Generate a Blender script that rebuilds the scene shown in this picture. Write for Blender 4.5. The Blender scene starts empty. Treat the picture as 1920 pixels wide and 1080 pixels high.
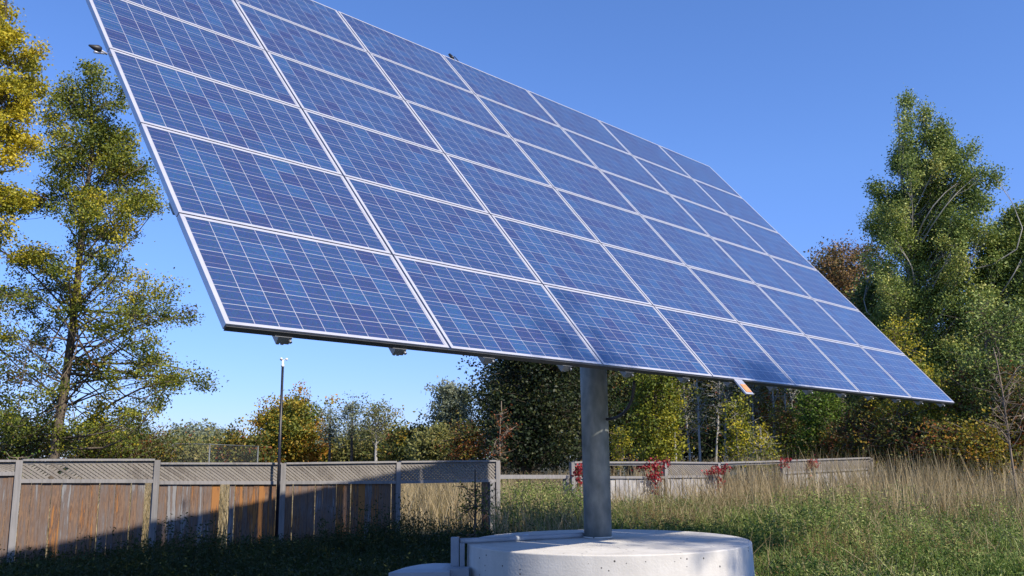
import bpy, math, random
import numpy as np
from mathutils import Matrix, Vector
R_ = math.radians
random.seed(5)
rng = np.random.default_rng(5)
scene = bpy.context.scene
COL = scene.collection

# ------------------------------------------------------------------ camera
CH = 1.72                                   # eye height above the ground
F = 1679.16                                 # focal length in pixels of a 1920 wide picture
CAMR = np.array([[0.9999478, 0.0019083587, -0.0100378585],
                 [-0.010217653, 0.186761, -0.98235224],
                 [0.0, 0.98240353, 0.18677075]])      # world -> (right, down, forward)
cam_data = bpy.data.cameras.new('camera')
cam_data.sensor_width = 36.0
cam_data.lens = F / 1920 * 36.0
cam_data.clip_start = 0.05
cam_data.clip_end = 4000
cam = bpy.data.objects.new('camera', cam_data)
COL.objects.link(cam)
M = Matrix.Identity(4)
for i in range(3):
    M[i][0] = CAMR[0][i]; M[i][1] = -CAMR[1][i]; M[i][2] = -CAMR[2][i]
M[0][3], M[1][3], M[2][3] = 0, 0, CH
cam.matrix_world = M
scene.camera = cam
scene.render.resolution_x = 1024
scene.render.resolution_y = 576

# ------------------------------------------------------------------ light
SUN_EL = 41.3
AZ = 46.27                                  # direction of the array's long axis
h = np.array([math.sin(R_(AZ)), -math.cos(R_(AZ)), 0])
SUN = np.array([h[0] * math.cos(R_(SUN_EL)), h[1] * math.cos(R_(SUN_EL)), math.sin(R_(SUN_EL))])
world = bpy.data.worlds.new('World'); scene.world = world
world.use_nodes = True
wn = world.node_tree.nodes; wl = world.node_tree.links
sky = wn.new('ShaderNodeTexSky'); sky.sky_type = 'NISHITA'; sky.sun_disc = False
sky.sun_elevation = R_(SUN_EL)
sky.sun_rotation = math.atan2(SUN[0], SUN[1])
sky.altitude = 0; sky.air_density = 1.1; sky.dust_density = 0.1; sky.ozone_density = 3.0
# camera-like white balance of the sky, and a slightly deeper horizon
wtc = wn.new('ShaderNodeTexCoord'); wsx = wn.new('ShaderNodeSeparateXYZ'); wl.new(wtc.outputs['Generated'], wsx.inputs[0])
wcr = wn.new('ShaderNodeValToRGB'); we = wcr.color_ramp.elements
we[0].position = 0.0; we[0].color = (.50, .60, .86, 1); we[1].position = .55; we[1].color = (.72, .90, 1.0, 1)
q_ = we.new(.08); q_.color = (.55, .66, .93, 1); q_ = we.new(.3); q_.color = (.72, .87, 1.0, 1)
wl.new(wsx.outputs[2], wcr.inputs[0])
wmx = wn.new('ShaderNodeMix'); wmx.data_type = 'RGBA'; wmx.blend_type = 'MULTIPLY'; wmx.inputs['Factor'].default_value = 1
wl.new(sky.outputs[0], wmx.inputs['A']); wl.new(wcr.outputs[0], wmx.inputs['B'])
wm2 = wn.new('ShaderNodeMix'); wm2.data_type = 'RGBA'; wm2.blend_type = 'MULTIPLY'; wm2.inputs['Factor'].default_value = 1
wm2.inputs['B'].default_value = (.97, 1.03, 1.36, 1); wl.new(wmx.outputs['Result'], wm2.inputs['A'])
wl.new(wm2.outputs['Result'], wn['Background'].inputs['Color'])
wn['Background'].inputs['Strength'].default_value = 0.11
sl = bpy.data.lights.new('sun', 'SUN'); sl.energy = 5.0; sl.angle = R_(0.53); sl.color = (1.0, 0.9, 0.75)
so = bpy.data.objects.new('sun', sl); COL.objects.link(so)
so.rotation_euler = Vector(SUN).to_track_quat('Z', 'Y').to_euler()
so.location = (0, -10, 30)
vs = scene.view_settings
vs.view_transform = 'Standard'; vs.look = 'None'; vs.gamma = 1; vs.use_curve_mapping = False
vs.exposure = 0.45

# ------------------------------------------------------------------ helpers
def ray(x, y):
    return CAMR.T @ np.array([(x - 960) / F, (y - 540) / F, 1.0])
def at(x, y, Y):
    """world point seen at photo pixel x,y at depth Y in front of the camera"""
    d = ray(x, y); return d * (Y / d[1]) + np.array([0, 0, CH])
def atx(x, Y):
    d = ray(x, 862); return d[0] / d[1] * Y

class MB:
    def __init__(s): s.v = []; s.f = []; s.t = []; s.smooth = []
    def add(s, verts, faces, tint=0.5, smooth=False):
        b = len(s.v); s.v += [tuple(map(float, p)) for p in verts]
        for f_ in faces: s.f.append(tuple(i + b for i in f_)); s.t.append(tint); s.smooth.append(smooth)
    def box(s, c, ax, ay, az, sx, sy, sz, tint=0.5):
        c = np.array(c, float); ax = np.array(ax, float) * sx / 2; ay = np.array(ay, float) * sy / 2; az = np.array(az, float) * sz / 2
        P = [c + i * ax + j * ay + k * az for k in (-1, 1) for j in (-1, 1) for i in (-1, 1)]
        s.add(P, [(0, 2, 3, 1), (4, 5, 7, 6), (0, 1, 5, 4), (2, 6, 7, 3), (0, 4, 6, 2), (1, 3, 7, 5)], tint)
    def bar(s, a, b, w, hgt, up=(0, 0, 1), tint=0.5):
        a = np.array(a, float); b = np.array(b, float); d = b - a; L = np.linalg.norm(d); d /= L
        up = np.array(up, float); side = np.cross(d, up); side /= np.linalg.norm(side); up = np.cross(side, d)
        s.box((a + b) / 2, d, side, up, L, w, hgt, tint)
    def tube(s, pts, rad, n=8, cap=True, tint=0.5):
        pts = [np.array(p, float) for p in pts]
        if not hasattr(rad, '__len__'): rad = [rad] * len(pts)
        b = len(s.v); prev = None
        for i, p in enumerate(pts):
            d = pts[min(i + 1, len(pts) - 1)] - pts[max(i - 1, 0)]; d = d / (np.linalg.norm(d) + 1e-9)
            if prev is None:
                a = np.cross(d, (0, 0, 1) if abs(d[2]) < .9 else (1, 0, 0))
            else:
                a = prev - d * (prev @ d)
            a = a / (np.linalg.norm(a) + 1e-9); prev = a; c = np.cross(d, a)
            for k in range(n):
                t = 2 * math.pi * k / n
                s.v.append(tuple(p + rad[i] * (math.cos(t) * a + math.sin(t) * c)))
        for i in range(len(pts) - 1):
            for k in range(n):
                s.f.append((b + i * n + k, b + i * n + (k + 1) % n, b + (i + 1) * n + (k + 1) % n, b + (i + 1) * n + k)); s.t.append(tint); s.smooth.append(True)
        if cap:
            s.f.append(tuple(b + k for k in range(n))[::-1]); s.t.append(tint); s.smooth.append(False)
            e = b + (len(pts) - 1) * n
            s.f.append(tuple(e + k for k in range(n))); s.t.append(tint); s.smooth.append(False)
    def build(s, name, m, parent=None):
        me = bpy.data.meshes.new(name); me.from_pydata(s.v, [], s.f)
        at_ = me.attributes.new('tint', 'FLOAT', 'FACE'); at_.data.foreach_set('value', np.array(s.t, np.float32))
        me.polygons.foreach_set('use_smooth', np.array(s.smooth, bool))
        me.materials.append(m); me.update()
        return link(name, me, parent)
def link(name, me, parent=None):
    ob = bpy.data.objects.new(name, me); COL.objects.link(ob)
    if parent is not None: ob.parent = parent
    return ob
def fast_mesh(name, V, Fc, tint, m, parent=None, k=4):
    """V (n,3); Fc (m,k) ints; tint (m,)"""
    me = bpy.data.meshes.new(name)
    n = len(V); mm = len(Fc)
    me.vertices.add(n); me.vertices.foreach_set('co', np.asarray(V, np.float32).ravel())
    me.loops.add(mm * k); me.loops.foreach_set('vertex_index', np.asarray(Fc, np.int32).ravel())
    me.polygons.add(mm); me.polygons.foreach_set('loop_start', np.arange(mm, dtype=np.int32) * k)
    me.polygons.foreach_set('loop_total', np.full(mm, k, np.int32))
    a = me.attributes.new('tint', 'FLOAT', 'FACE'); a.data.foreach_set('value', np.asarray(tint, np.float32))
    me.materials.append(m); me.update(calc_edges=True)
    return link(name, me, parent)
def empty(name, loc):
    e = bpy.data.objects.new(name, None); COL.objects.link(e); e.location = tuple(map(float, loc)); e.empty_display_size = .2
    return e
def tag(o, label=None, cat=None, group=None, kind=None):
    if label: o['label'] = label
    if cat: o['category'] = cat
    if group: o['group'] = group
    if kind: o['kind'] = kind
    return o
def settle(root):
    """keep children where they were modelled (world space) after giving the Empty a location"""
    bpy.context.view_layer.update()
    for ch in root.children: ch.matrix_parent_inverse = root.matrix_world.inverted()

# ------------------------------------------------------------------ materials
def mat(name):
    m = bpy.data.materials.new(name); m.use_nodes = True
    nt = m.node_tree; return m, nt, nt.nodes['Principled BSDF']
def noise_mat(name, c1, c2, scale=5, rough=.8, metal=0, bump=0, stretch=(1, 1, 1), spec=.5, detail=6, c3=None, fine=None):
    m, nt, b = mat(name); N = nt.nodes; L = nt.links
    tc = N.new('ShaderNodeTexCoord'); mp = N.new('ShaderNodeMapping'); mp.inputs['Scale'].default_value = stretch
    L.new(tc.outputs['Object'], mp.inputs[0])
    no = N.new('ShaderNodeTexNoise'); no.inputs['Scale'].default_value = scale; no.inputs['Detail'].default_value = detail
    L.new(mp.outputs[0], no.inputs[0])
    cr = N.new('ShaderNodeValToRGB'); cr.color_ramp.elements[0].position = .3; cr.color_ramp.elements[1].position = .7
    cr.color_ramp.elements[0].color = (*c1, 1); cr.color_ramp.elements[1].color = (*c2, 1)
    if c3: e = cr.color_ramp.elements.new(.5); e.color = (*c3, 1)
    L.new(no.outputs[0], cr.inputs[0]); L.new(cr.outputs[0], b.inputs['Base Color'])
    b.inputs['Roughness'].default_value = rough; b.inputs['Metallic'].default_value = metal
    b.inputs['Specular IOR Level'].default_value = spec
    if bump:
        bp = N.new('ShaderNodeBump'); bp.inputs['Strength'].default_value = bump; bp.inputs['Distance'].default_value = .01
        n2 = N.new('ShaderNodeTexNoise'); n2.inputs['Scale'].default_value = fine or scale * 8; n2.inputs['Detail'].default_value = 5
        L.new(mp.outputs[0], n2.inputs[0]); L.new(n2.outputs[0], bp.inputs['Height']); L.new(bp.outputs[0], b.inputs['Normal'])
    return m
def leaf_mat(name, stops, trans=.35, rough=.55, scale=.35, var=.5):
    """leaf colour varies leaf by leaf (tint) and over the plant in soft patches"""
    m, nt, b = mat(name); N = nt.nodes; L = nt.links
    a = N.new('ShaderNodeAttribute'); a.attribute_name = 'tint'
    tc = N.new('ShaderNodeTexCoord'); no = N.new('ShaderNodeTexNoise'); no.inputs['Scale'].default_value = scale; no.inputs['Detail'].default_value = 3
    L.new(tc.outputs['Object'], no.inputs[0])
    m1 = N.new('ShaderNodeMath'); m1.operation = 'MULTIPLY_ADD'; m1.inputs[1].default_value = 2.2; m1.inputs[2].default_value = -1.1
    L.new(no.outputs[0], m1.inputs[0])
    m2 = N.new('ShaderNodeMath'); m2.operation = 'MULTIPLY_ADD'; m2.inputs[1].default_value = var; L.new(m1.outputs[0], m2.inputs[0]); L.new(a.outputs['Fac'], m2.inputs[2])
    cr = N.new('ShaderNodeValToRGB'); els = cr.color_ramp.elements
    els[0].position = 0; els[0].color = (*stops[0], 1); els[1].position = 1; els[1].color = (*stops[-1], 1)
    for i, s in enumerate(stops[1:-1]): e = els.new((i + 1) / (len(stops) - 1)); e.color = (*s, 1)
    L.new(m2.outputs[0], cr.inputs[0])
    L.new(cr.outputs[0], b.inputs['Base Color']); b.inputs['Roughness'].default_value = rough
    b.inputs['Specular IOR Level'].default_value = .35
    tr = N.new('ShaderNodeBsdfTranslucent'); L.new(cr.outputs[0], tr.inputs[0])
    mx = N.new('ShaderNodeMixShader'); mx.inputs[0].default_value = trans
    L.new(b.outputs[0], mx.inputs[1]); L.new(tr.outputs[0], mx.inputs[2]); L.new(mx.outputs[0], N['Material Output'].inputs[0])
    return m

ALU = noise_mat('aluminium', (.5, .5, .54), (.6, .6, .64), 6, .38, .35)
GALV = noise_mat('galvanised_steel', (.15, .175, .17), (.34, .36, .34), 9, .55, .2, .1, (1, 1, .5), c3=(.235, .26, .255), fine=40)
STEEL = noise_mat('rail_steel', (.24, .25, .26), (.36, .37, .39), 9, .45, .5)
BLACK = noise_mat('black_plastic', (.012, .012, .014), (.03, .03, .034), 8, .5)
BLACKPAINT = noise_mat('black_paint', (.006, .007, .012), (.02, .02, .028), 8, .4)
WHITE = noise_mat('white_plastic', (.7, .7, .7), (.8, .8, .8), 8, .45)
GREYBOX = noise_mat('grey_box_paint', (.25, .28, .32), (.36, .39, .43), 3, .6)
ORANGE = noise_mat('orange_cell', (.75, .27, .08), (.8, .36, .14), 20, .5)

def concrete():
    m, nt, b = mat('concrete'); N = nt.nodes; L = nt.links
    tc = N.new('ShaderNodeTexCoord')
    n1 = N.new('ShaderNodeTexNoise'); n1.inputs['Scale'].default_value = 1.6; n1.inputs['Detail'].default_value = 8; n1.inputs['Roughness'].default_value = .6
    L.new(tc.outputs['Object'], n1.inputs[0])
    cr = N.new('ShaderNodeValToRGB'); cr.color_ramp.elements[0].position = .32; cr.color_ramp.elements[1].position = .72
    cr.color_ramp.elements[0].color = (.52, .495, .455, 1); cr.color_ramp.elements[1].color = (.66, .64, .6, 1)
    L.new(n1.outputs[0], cr.inputs[0])
    # vertical form streaks
    mp = N.new('ShaderNodeMapping'); mp.inputs['Scale'].default_value = (5, 5, .35); L.new(tc.outputs['Object'], mp.inputs[0])
    n2 = N.new('ShaderNodeTexNoise'); n2.inputs['Scale'].default_value = 2; n2.inputs['Detail'].default_value = 4; L.new(mp.outputs[0], n2.inputs[0])
    c2 = N.new('ShaderNodeValToRGB'); c2.color_ramp.elements[0].position = .35; c2.color_ramp.elements[0].color = (.8, .8, .8, 1); c2.color_ramp.elements[1].position = .6; c2.color_ramp.elements[1].color = (1, 1, 1, 1)
    L.new(n2.outputs[0], c2.inputs[0])
    mx = N.new('ShaderNodeMix'); mx.data_type = 'RGBA'; mx.blend_type = 'MULTIPLY'; mx.inputs['Factor'].default_value = .4
    L.new(cr.outputs[0], mx.inputs['A']); L.new(c2.outputs[0], mx.inputs['B'])
    # air holes
    vo = N.new('ShaderNodeTexVoronoi'); vo.inputs['Scale'].default_value = 17; vo.inputs['Randomness'].default_value = 1; L.new(tc.outputs['Object'], vo.inputs[0])
    sp = N.new('ShaderNodeSeparateColor'); L.new(vo.outputs['Color'], sp.inputs[0])
    sz = N.new('ShaderNodeMath'); sz.operation = 'MULTIPLY_ADD'; sz.inputs[1].default_value = .5; sz.inputs[2].default_value = -.27; L.new(sp.outputs[0], sz.inputs[0])
    lt = N.new('ShaderNodeMath'); lt.operation = 'LESS_THAN'; L.new(vo.outputs['Distance'], lt.inputs[0]); L.new(sz.outputs[0], lt.inputs[1])
    m2 = N.new('ShaderNodeMix'); m2.data_type = 'RGBA'; L.new(lt.outputs[0], m2.inputs['Factor']); L.new(mx.outputs['Result'], m2.inputs['A']); m2.inputs['B'].default_value = (.07, .065, .06, 1)
    L.new(m2.outputs['Result'], b.inputs['Base Color']); b.inputs['Roughness'].default_value = .85
    n3 = N.new('ShaderNodeTexNoise'); n3.inputs['Scale'].default_value = 45; n3.inputs['Detail'].default_value = 6; L.new(tc.outputs['Object'], n3.inputs[0])
    bp = N.new('ShaderNodeBump'); bp.inputs['Strength'].default_value = .25; bp.inputs['Distance'].default_value = .01; L.new(n3.outputs[0], bp.inputs['Height']); L.new(bp.outputs[0], b.inputs['Normal'])
    return m
CONC = concrete()

def wood(name, stops, streak=1.0):
    m, nt, b = mat(name); N = nt.nodes; L = nt.links
    a = N.new('ShaderNodeAttribute'); a.attribute_name = 'tint'
    tc = N.new('ShaderNodeTexCoord'); mp = N.new('ShaderNodeMapping'); mp.inputs['Scale'].default_value = (9, 9, .6); L.new(tc.outputs['Object'], mp.inputs[0])
    no = N.new('ShaderNodeTexNoise'); no.inputs['Scale'].default_value = 3; no.inputs['Detail'].default_value = 8; no.inputs['Roughness'].default_value = .65; L.new(mp.outputs[0], no.inputs[0])
    n2 = N.new('ShaderNodeTexNoise'); n2.inputs['Scale'].default_value = 1.1; n2.inputs['Detail'].default_value = 3; L.new(tc.outputs['Object'], n2.inputs[0])
    m1 = N.new('ShaderNodeMath'); m1.operation = 'MULTIPLY_ADD'; m1.inputs[1].default_value = 2.4 * streak; m1.inputs[2].default_value = -1.2 * streak; L.new(no.outputs[0], m1.inputs[0])
    m3 = N.new('ShaderNodeMath'); m3.operation = 'MULTIPLY_ADD'; m3.inputs[1].default_value = 1.3; m3.inputs[2].default_value = -.65; L.new(n2.outputs[0], m3.inputs[0])
    m2 = N.new('ShaderNodeMath'); m2.operation = 'ADD'; L.new(m1.outputs[0], m2.inputs[0]); L.new(a.outputs['Fac'], m2.inputs[1])
    m4 = N.new('ShaderNodeMath'); m4.operation = 'ADD'; L.new(m2.outputs[0], m4.inputs[0]); L.new(m3.outputs[0], m4.inputs[1])
    cr = N.new('ShaderNodeValToRGB'); els = cr.color_ramp.elements
    els[0].position = 0; els[0].color = (*stops[0], 1); els[1].position = 1; els[1].color = (*stops[-1], 1)
    for i, s in enumerate(stops[1:-1]): e = els.new((i + 1) / (len(stops) - 1)); e.color = (*s, 1)
    L.new(m4.outputs[0], cr.inputs[0]); L.new(cr.outputs[0], b.inputs['Base Color']); b.inputs['Roughness'].default_value = .9
    b.inputs['Specular IOR Level'].default_value = .2
    bp = N.new('ShaderNodeBump'); bp.inputs['Strength'].default_value = .4; bp.inputs['Distance'].default_value = .004; L.new(no.outputs[0], bp.inputs['Height']); L.new(bp.outputs[0], b.inputs['Normal'])
    return m
BOARD = wood('weathered_boards', [(.22, .22, .225), (.12, .1, .095), (.17, .13, .11), (.12, .085, .07), (.22, .14, .09), (.09, .06, .05), (.3, .14, .05)])
LATT = wood('weathered_lattice', [(0.153, 0.137, 0.123), (0.242, 0.224, 0.203), (0.191, 0.174, 0.16)], .5)
GREYWOOD = wood('grey_wood', [(0.176, 0.172, 0.172), (0.256, 0.248, 0.248), (0.136, 0.128, 0.128)], .7)
PALEBOARD = wood('pale_boards', [(.36, .35, .35), (.26, .25, .25), (.44, .43, .42), (.16, .15, .15)], .8)
BARK = wood('bark_brown', [(.05, .04, .032), (.1, .08, .06), (.16, .13, .1)])
BARKPALE = wood('bark_pale', [(.14, .13, .11), (.32, .3, .26), (.44, .42, .38)])
TWIG = wood('twig_bark', [(.1, .08, .06), (.2, .16, .12), (.26, .2, .15)])

def cell_mat():
    m, nt, b = mat('solar_cells'); N = nt.nodes; L = nt.links
    def math_(op, a, c=None, d=None):
        n = N.new('ShaderNodeMath'); n.operation = op
        for i, val in enumerate((a, c, d)):
            if val is None: continue
            if isinstance(val, (int, float)): n.inputs[i].default_value = val
            else: L.new(val, n.inputs[i])
        return n.outputs[0]
    tc = N.new('ShaderNodeTexCoord'); sx = N.new('ShaderNodeSeparateXYZ'); L.new(tc.outputs['Object'], sx.inputs[0])
    CP = .159; X0 = (1.65 - 10 * CP) / 2; Y0 = (.99 - 6 * CP) / 2
    cx = math_('DIVIDE', math_('SUBTRACT', sx.outputs[0], X0), CP); cy = math_('DIVIDE', math_('SUBTRACT', sx.outputs[1], Y0), CP)
    fx = math_('FRACT', cx); fy = math_('FRACT', cy); ix = math_('FLOOR', cx); iy = math_('FLOOR', cy)
    def near(fr, w): # 1 near cell edge
        return math_('GREATER_THAN', math_('ABSOLUTE', math_('SUBTRACT', fr, .5)), .5 - w)
    gx = near(fx, .013); gy = near(fy, .013)
    out = math_('MAXIMUM', math_('GREATER_THAN', math_('ABSOLUTE', math_('SUBTRACT', cx, 5.0)), 5.0), math_('GREATER_THAN', math_('ABSOLUTE', math_('SUBTRACT', cy, 3.0)), 3.0))
    grid = math_('MAXIMUM', math_('MAXIMUM', gx, gy), out)
    bus = math_('MAXIMUM', math_('LESS_THAN', math_('ABSOLUTE', math_('SUBTRACT', fy, .27)), .0085), math_('LESS_THAN', math_('ABSOLUTE', math_('SUBTRACT', fy, .73)), .0085))
    oi = N.new('ShaderNodeObjectInfo')
    cmb = N.new('ShaderNodeCombineXYZ'); L.new(ix, cmb.inputs[0]); L.new(iy, cmb.inputs[1]); L.new(math_('MULTIPLY', oi.outputs['Random'], 97.0), cmb.inputs[2])
    wn_ = N.new('ShaderNodeTexWhiteNoise'); wn_.noise_dimensions = '3D'; L.new(cmb.outputs[0], wn_.inputs['Vector'])
    cr = N.new('ShaderNodeValToRGB'); e = cr.color_ramp.elements
    e[0].position = 0; e[0].color = (0.0228, 0.0344, 0.1140, 1); e[1].position = 1; e[1].color = (0.0228, 0.0697, 0.1824, 1)
    q = e.new(.25); q.color = (0.0209, 0.0459, 0.1330, 1); q = e.new(.75); q.color = (0.0218, 0.0541, 0.1505, 1)
    L.new(wn_.outputs['Value'], cr.inputs[0])
    # crystal grain
    vo = N.new('ShaderNodeTexVoronoi'); vo.inputs['Scale'].default_value = 90; L.new(tc.outputs['Object'], vo.inputs[0])
    gr = N.new('ShaderNodeMix'); gr.data_type = 'RGBA'; gr.blend_type = 'OVERLAY'; gr.inputs['Factor'].default_value = .18; L.new(cr.outputs[0], gr.inputs['A']); L.new(vo.outputs['Color'], gr.inputs['B'])
    m1 = N.new('ShaderNodeMix'); m1.data_type = 'RGBA'; L.new(math_('MULTIPLY', bus, .75), m1.inputs['Factor']); L.new(gr.outputs['Result'], m1.inputs['A']); m1.inputs['B'].default_value = (.3, .26, .31, 1)
    m2 = N.new('ShaderNodeMix'); m2.data_type = 'RGBA'; L.new(grid, m2.inputs['Factor']); L.new(m1.outputs['Result'], m2.inputs['A']); m2.inputs['B'].default_value = (.4, .4, .44, 1)
    L.new(m2.outputs['Result'], b.inputs['Base Color'])
    b.inputs['Roughness'].default_value = .45; b.inputs['IOR'].default_value = 1.5
    b.inputs['Coat Weight'].default_value = 1; b.inputs['Coat Roughness'].default_value = .07; b.inputs['Coat IOR'].default_value = 1.45
    return m
CELLS = cell_mat()

def ground_mat():
    m, nt, b = mat('ground'); N = nt.nodes; L = nt.links
    tc = N.new('ShaderNodeTexCoord')
    n1 = N.new('ShaderNodeTexNoise'); n1.inputs['Scale'].default_value = .4; n1.inputs['Detail'].default_value = 10; L.new(tc.outputs['Object'], n1.inputs[0])
    cr = N.new('ShaderNodeValToRGB'); e = cr.color_ramp.elements
    e[0].position = .35; e[0].color = (.02, .028, .01, 1); e[1].position = .65; e[1].color = (.06, .055, .026, 1)
    L.new(n1.outputs[0], cr.inputs[0]); L.new(cr.outputs[0], b.inputs['Base Color']); b.inputs['Roughness'].default_value = 1
    return m
# ------------------------------------------------------------------ ground
g = MB(); g.add([(-1500, -300, 0), (1500, -300, 0), (1500, 2500, 0), (-1500, 2500, 0)], [(0, 1, 2, 3)])
tag(g.build('ground', ground_mat()), kind='structure')

# ------------------------------------------------------------------ solar tracker
O = np.array([-1.57268, 4.83998, .73603 + CH])
U = np.array([.69131597, .72255258, 0]); V = np.array([-.46777969, .44755715, .7621514]); NN = np.cross(U, V)
PX, PY = 1.67, .99921
PB = np.array([.955, 10.60, 0]); PZ = CH - .903           # pole foot on the pedestal
tracker = empty('solar_tracker', (PB[0], PB[1], PZ))
tag(tracker, 'large tilted array of blue solar panels on one steel pole', 'solar tracker')
AM = Matrix((( U[0], V[0], NN[0], 0), (U[1], V[1], NN[1], 0), (U[2], V[2], NN[2], 0), (0, 0, 0, 1)))
PL, PW, FT = 1.65, .986, .042
def module():
    fw = .023
    lam = MB(); lam.add([(0.004, .004, -.003), (PL - .004, .004, -.003), (PL - .004, PW - .004, -.003), (.004, PW - .004, -.003)], [(0, 1, 2, 3)])
    bk = MB(); bk.add([(0.004, .004, -.008), (PL - .004, .004, -.008), (PL - .004, PW - .004, -.008), (.004, PW - .004, -.008)], [(3, 2, 1, 0)])
    fr = MB(); X, Y, Z = (1, 0, 0), (0, 1, 0), (0, 0, 1)
    fr.box((PL / 2, fw / 2, -FT / 2), X, Y, Z, PL, fw, FT); fr.box((PL / 2, PW - fw / 2, -FT / 2), X, Y, Z, PL, fw, FT)
    fr.box((fw / 2, PW / 2, -FT / 2), X, Y, Z, fw, PW - 2 * fw, FT); fr.box((PL - fw / 2, PW / 2, -FT / 2), X, Y, Z, fw, PW - 2 * fw, FT)
    root = lam.build('solar_panel', CELLS)
    f_ = fr.build('frame', ALU, root); k = bk.build('backsheet', WHITE, root)
    return root, f_, k
def place_in_array(ob, i, j, w=0.0, dx=0.0, dy=0.0):
    loc = O + U * (i * PX + dx) + V * (j * PY + dy) + NN * w
    ob.parent = tracker
    Mx = AM.copy(); Mx.translation = Vector(loc - np.array([PB[0], PB[1], PZ])); ob.matrix_local = Mx
proto = module()
for i in range(7):
    for j in range(6):
        if i == 0 and j == 0: trio = proto
        else:
            trio = [q.copy() for q in proto]
            for q in trio: COL.objects.link(q)
            for q in trio[1:]: q.parent = trio[0]
        place_in_array(trio[0], i, j, 0, (PX - PL) / 2, (PY - PW) / 2)
def A(i, j, w=0): return O + U * i * PX + V * j * PY + NN * w      # point on the array in world space
def relbuild(mb, name, m):                                         # world-space mesh as a part of the tracker
    off = np.array([PB[0], PB[1], PZ]); mb.v = [tuple(np.array(p) - off) for p in mb.v]
    return mb.build(name, m, tracker)
# hat-section rails under the panels, two per column
for i in range(7):
    for fr_ in (.235, .75):
        r = MB(); c0 = A(i + fr_, -.008, -FT - .001); c1 = A(i + fr_, 6.008, -FT - .001)
        prof = [(-.06, 0), (-.038, -.003), (-.024, -.062), (-.006, -.062), (-.006, -.05), (.006, -.05), (.006, -.062), (.024, -.062), (.038, -.003), (.06, 0)]
        n_ = len(prof); vv = []
        for c in (c0, c1):
            for a_, b_ in prof: vv.append(c + U * a_ + NN * b_)
        r.add(vv, [(k, (k + 1) % n_, n_ + (k + 1) % n_, n_ + k) for k in range(n_)] + [tuple(range(n_))[::-1], tuple(range(n_, 2 * n_))])
        # end clamp and bolt
        r.box(A(i + fr_, .012, -FT - .035) + U * .045, U, V, NN, .03, .03, .05)
        r.tube([A(i + fr_, -.012, -FT - .02) + U * .045, A(i + fr_, -.03, -FT - .02) + U * .045], .01, 6)
        relbuild(r, 'support_rail', STEEL)
r = MB(); EDGE = noise_mat('edge_shade_dark', (.035, .036, .036), (.06, .06, .06), 8, .5)  # added dark strip: shade on the lower frame face, put into colour
r.box(A(3.5, -.0008, -.029) , U, V, NN, 7 * PX - .03, .006, .034); relbuild(r, 'edge_shade_strip', EDGE)
for j in (1.4, 4.6):
    r = MB(); r.bar(A(.1, j, -FT - .14), A(6.9, j, -FT - .14), .1, .15, NN); relbuild(r, 'cross_beam', GALV)
r = MB(); hub = A(3.5, 3.0, -.42); r.tube([hub - U * 2.3, hub + U * 2.3], .11, 20)
for k in (-2.2, -1.1, 1.1, 2.2):
    r.bar(hub + U * k - V * 1.75 + NN * .11, hub + U * k + V * 1.75 + NN * .11, .08, .12, NN)
relbuild(r, 'torque_tube', GALV)
# pole and its slew drive
PR = .158
top = np.array([PB[0], PB[1], hub[2] - .12])
r = MB(); r.tube([(PB[0], PB[1], PZ + .002), tuple(top)], PR, 48); relbuild(r, 'pole', GALV)
r = MB(); r.tube([(PB[0], PB[1], PZ + .003), (PB[0], PB[1], PZ + .02)], PR + .012, 40); relbuild(r, 'grout_collar', CONC)
r = MB(); r.tube([top - [0, 0, .35], top + [0, 0, .02]], .26, 32); r.tube([top + [0, 0, .02], hub + np.array([0, 0, .14])], .17, 20); relbuild(r, 'slew_drive', GALV)
# cable loop from the panels to the pole
def bez(P, n=24):
    P = [np.array(p, float) for p in P]; out = []
    for k in range(n + 1):
        t = k / n; out.append((1 - t) ** 3 * P[0] + 3 * (1 - t) ** 2 * t * P[1] + 3 * (1 - t) * t * t * P[2] + t ** 3 * P[3])
    return out
r = MB(); c0 = at(1189, 715, 9.6); c3 = at(1138, 786, 10.5)
r.tube(bez([c0, at(1190, 755, 9.8), at(1172, 786, 10.2), c3]), .017, 10); relbuild(r, 'cable', BLACK)
# irradiance sensor plate below the lower edge
s0 = 3.235
sp_ = MB(); sp_.box(A(s0, -.02, -.012) + U * .07, U, V, NN, .15, .34, .014); relbuild(sp_, 'sensor_plate', ALU)
sp_ = MB(); sp_.box(A(s0, -.115, -.001) + U * .075, U, V, NN, .1, .1, .004); relbuild(sp_, 'reference_cell', ORANGE)
# tracking eye on the left edge, wind sensor on the upper edge
q0 = A(0, 2.97, -.04)
sp_ = MB(); sp_.tube([q0, q0 - U * .07 + NN * .02], .009, 8); sp_.tube([q0 - U * .02, q0 - U * .1 - V * .03], .01, 6); relbuild(sp_, 'sensor_bracket', ALU)
sp_ = MB(); sp_.tube([q0 - U * .05 + NN * .02, q0 - U * .075 + NN * .02, q0 - U * .14 + NN * .025], [.02, .028, .006], 14); relbuild(sp_, 'tracking_sensor', BLACK)
q1 = A(3.18, 6, -.03)
sp_ = MB(); sp_.tube([q1 - V * .05, q1 + V * .13], .012, 8); sp_.tube([q1 + V * .11, q1 + V * .15, q1 + V * .22], [.02, .024, .018], 12)
sp_.tube([q1 + V * .05 + U * .09, q1 + V * .22 + U * .09], .006, 6); relbuild(sp_, 'wind_sensor', BLACK)

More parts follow.
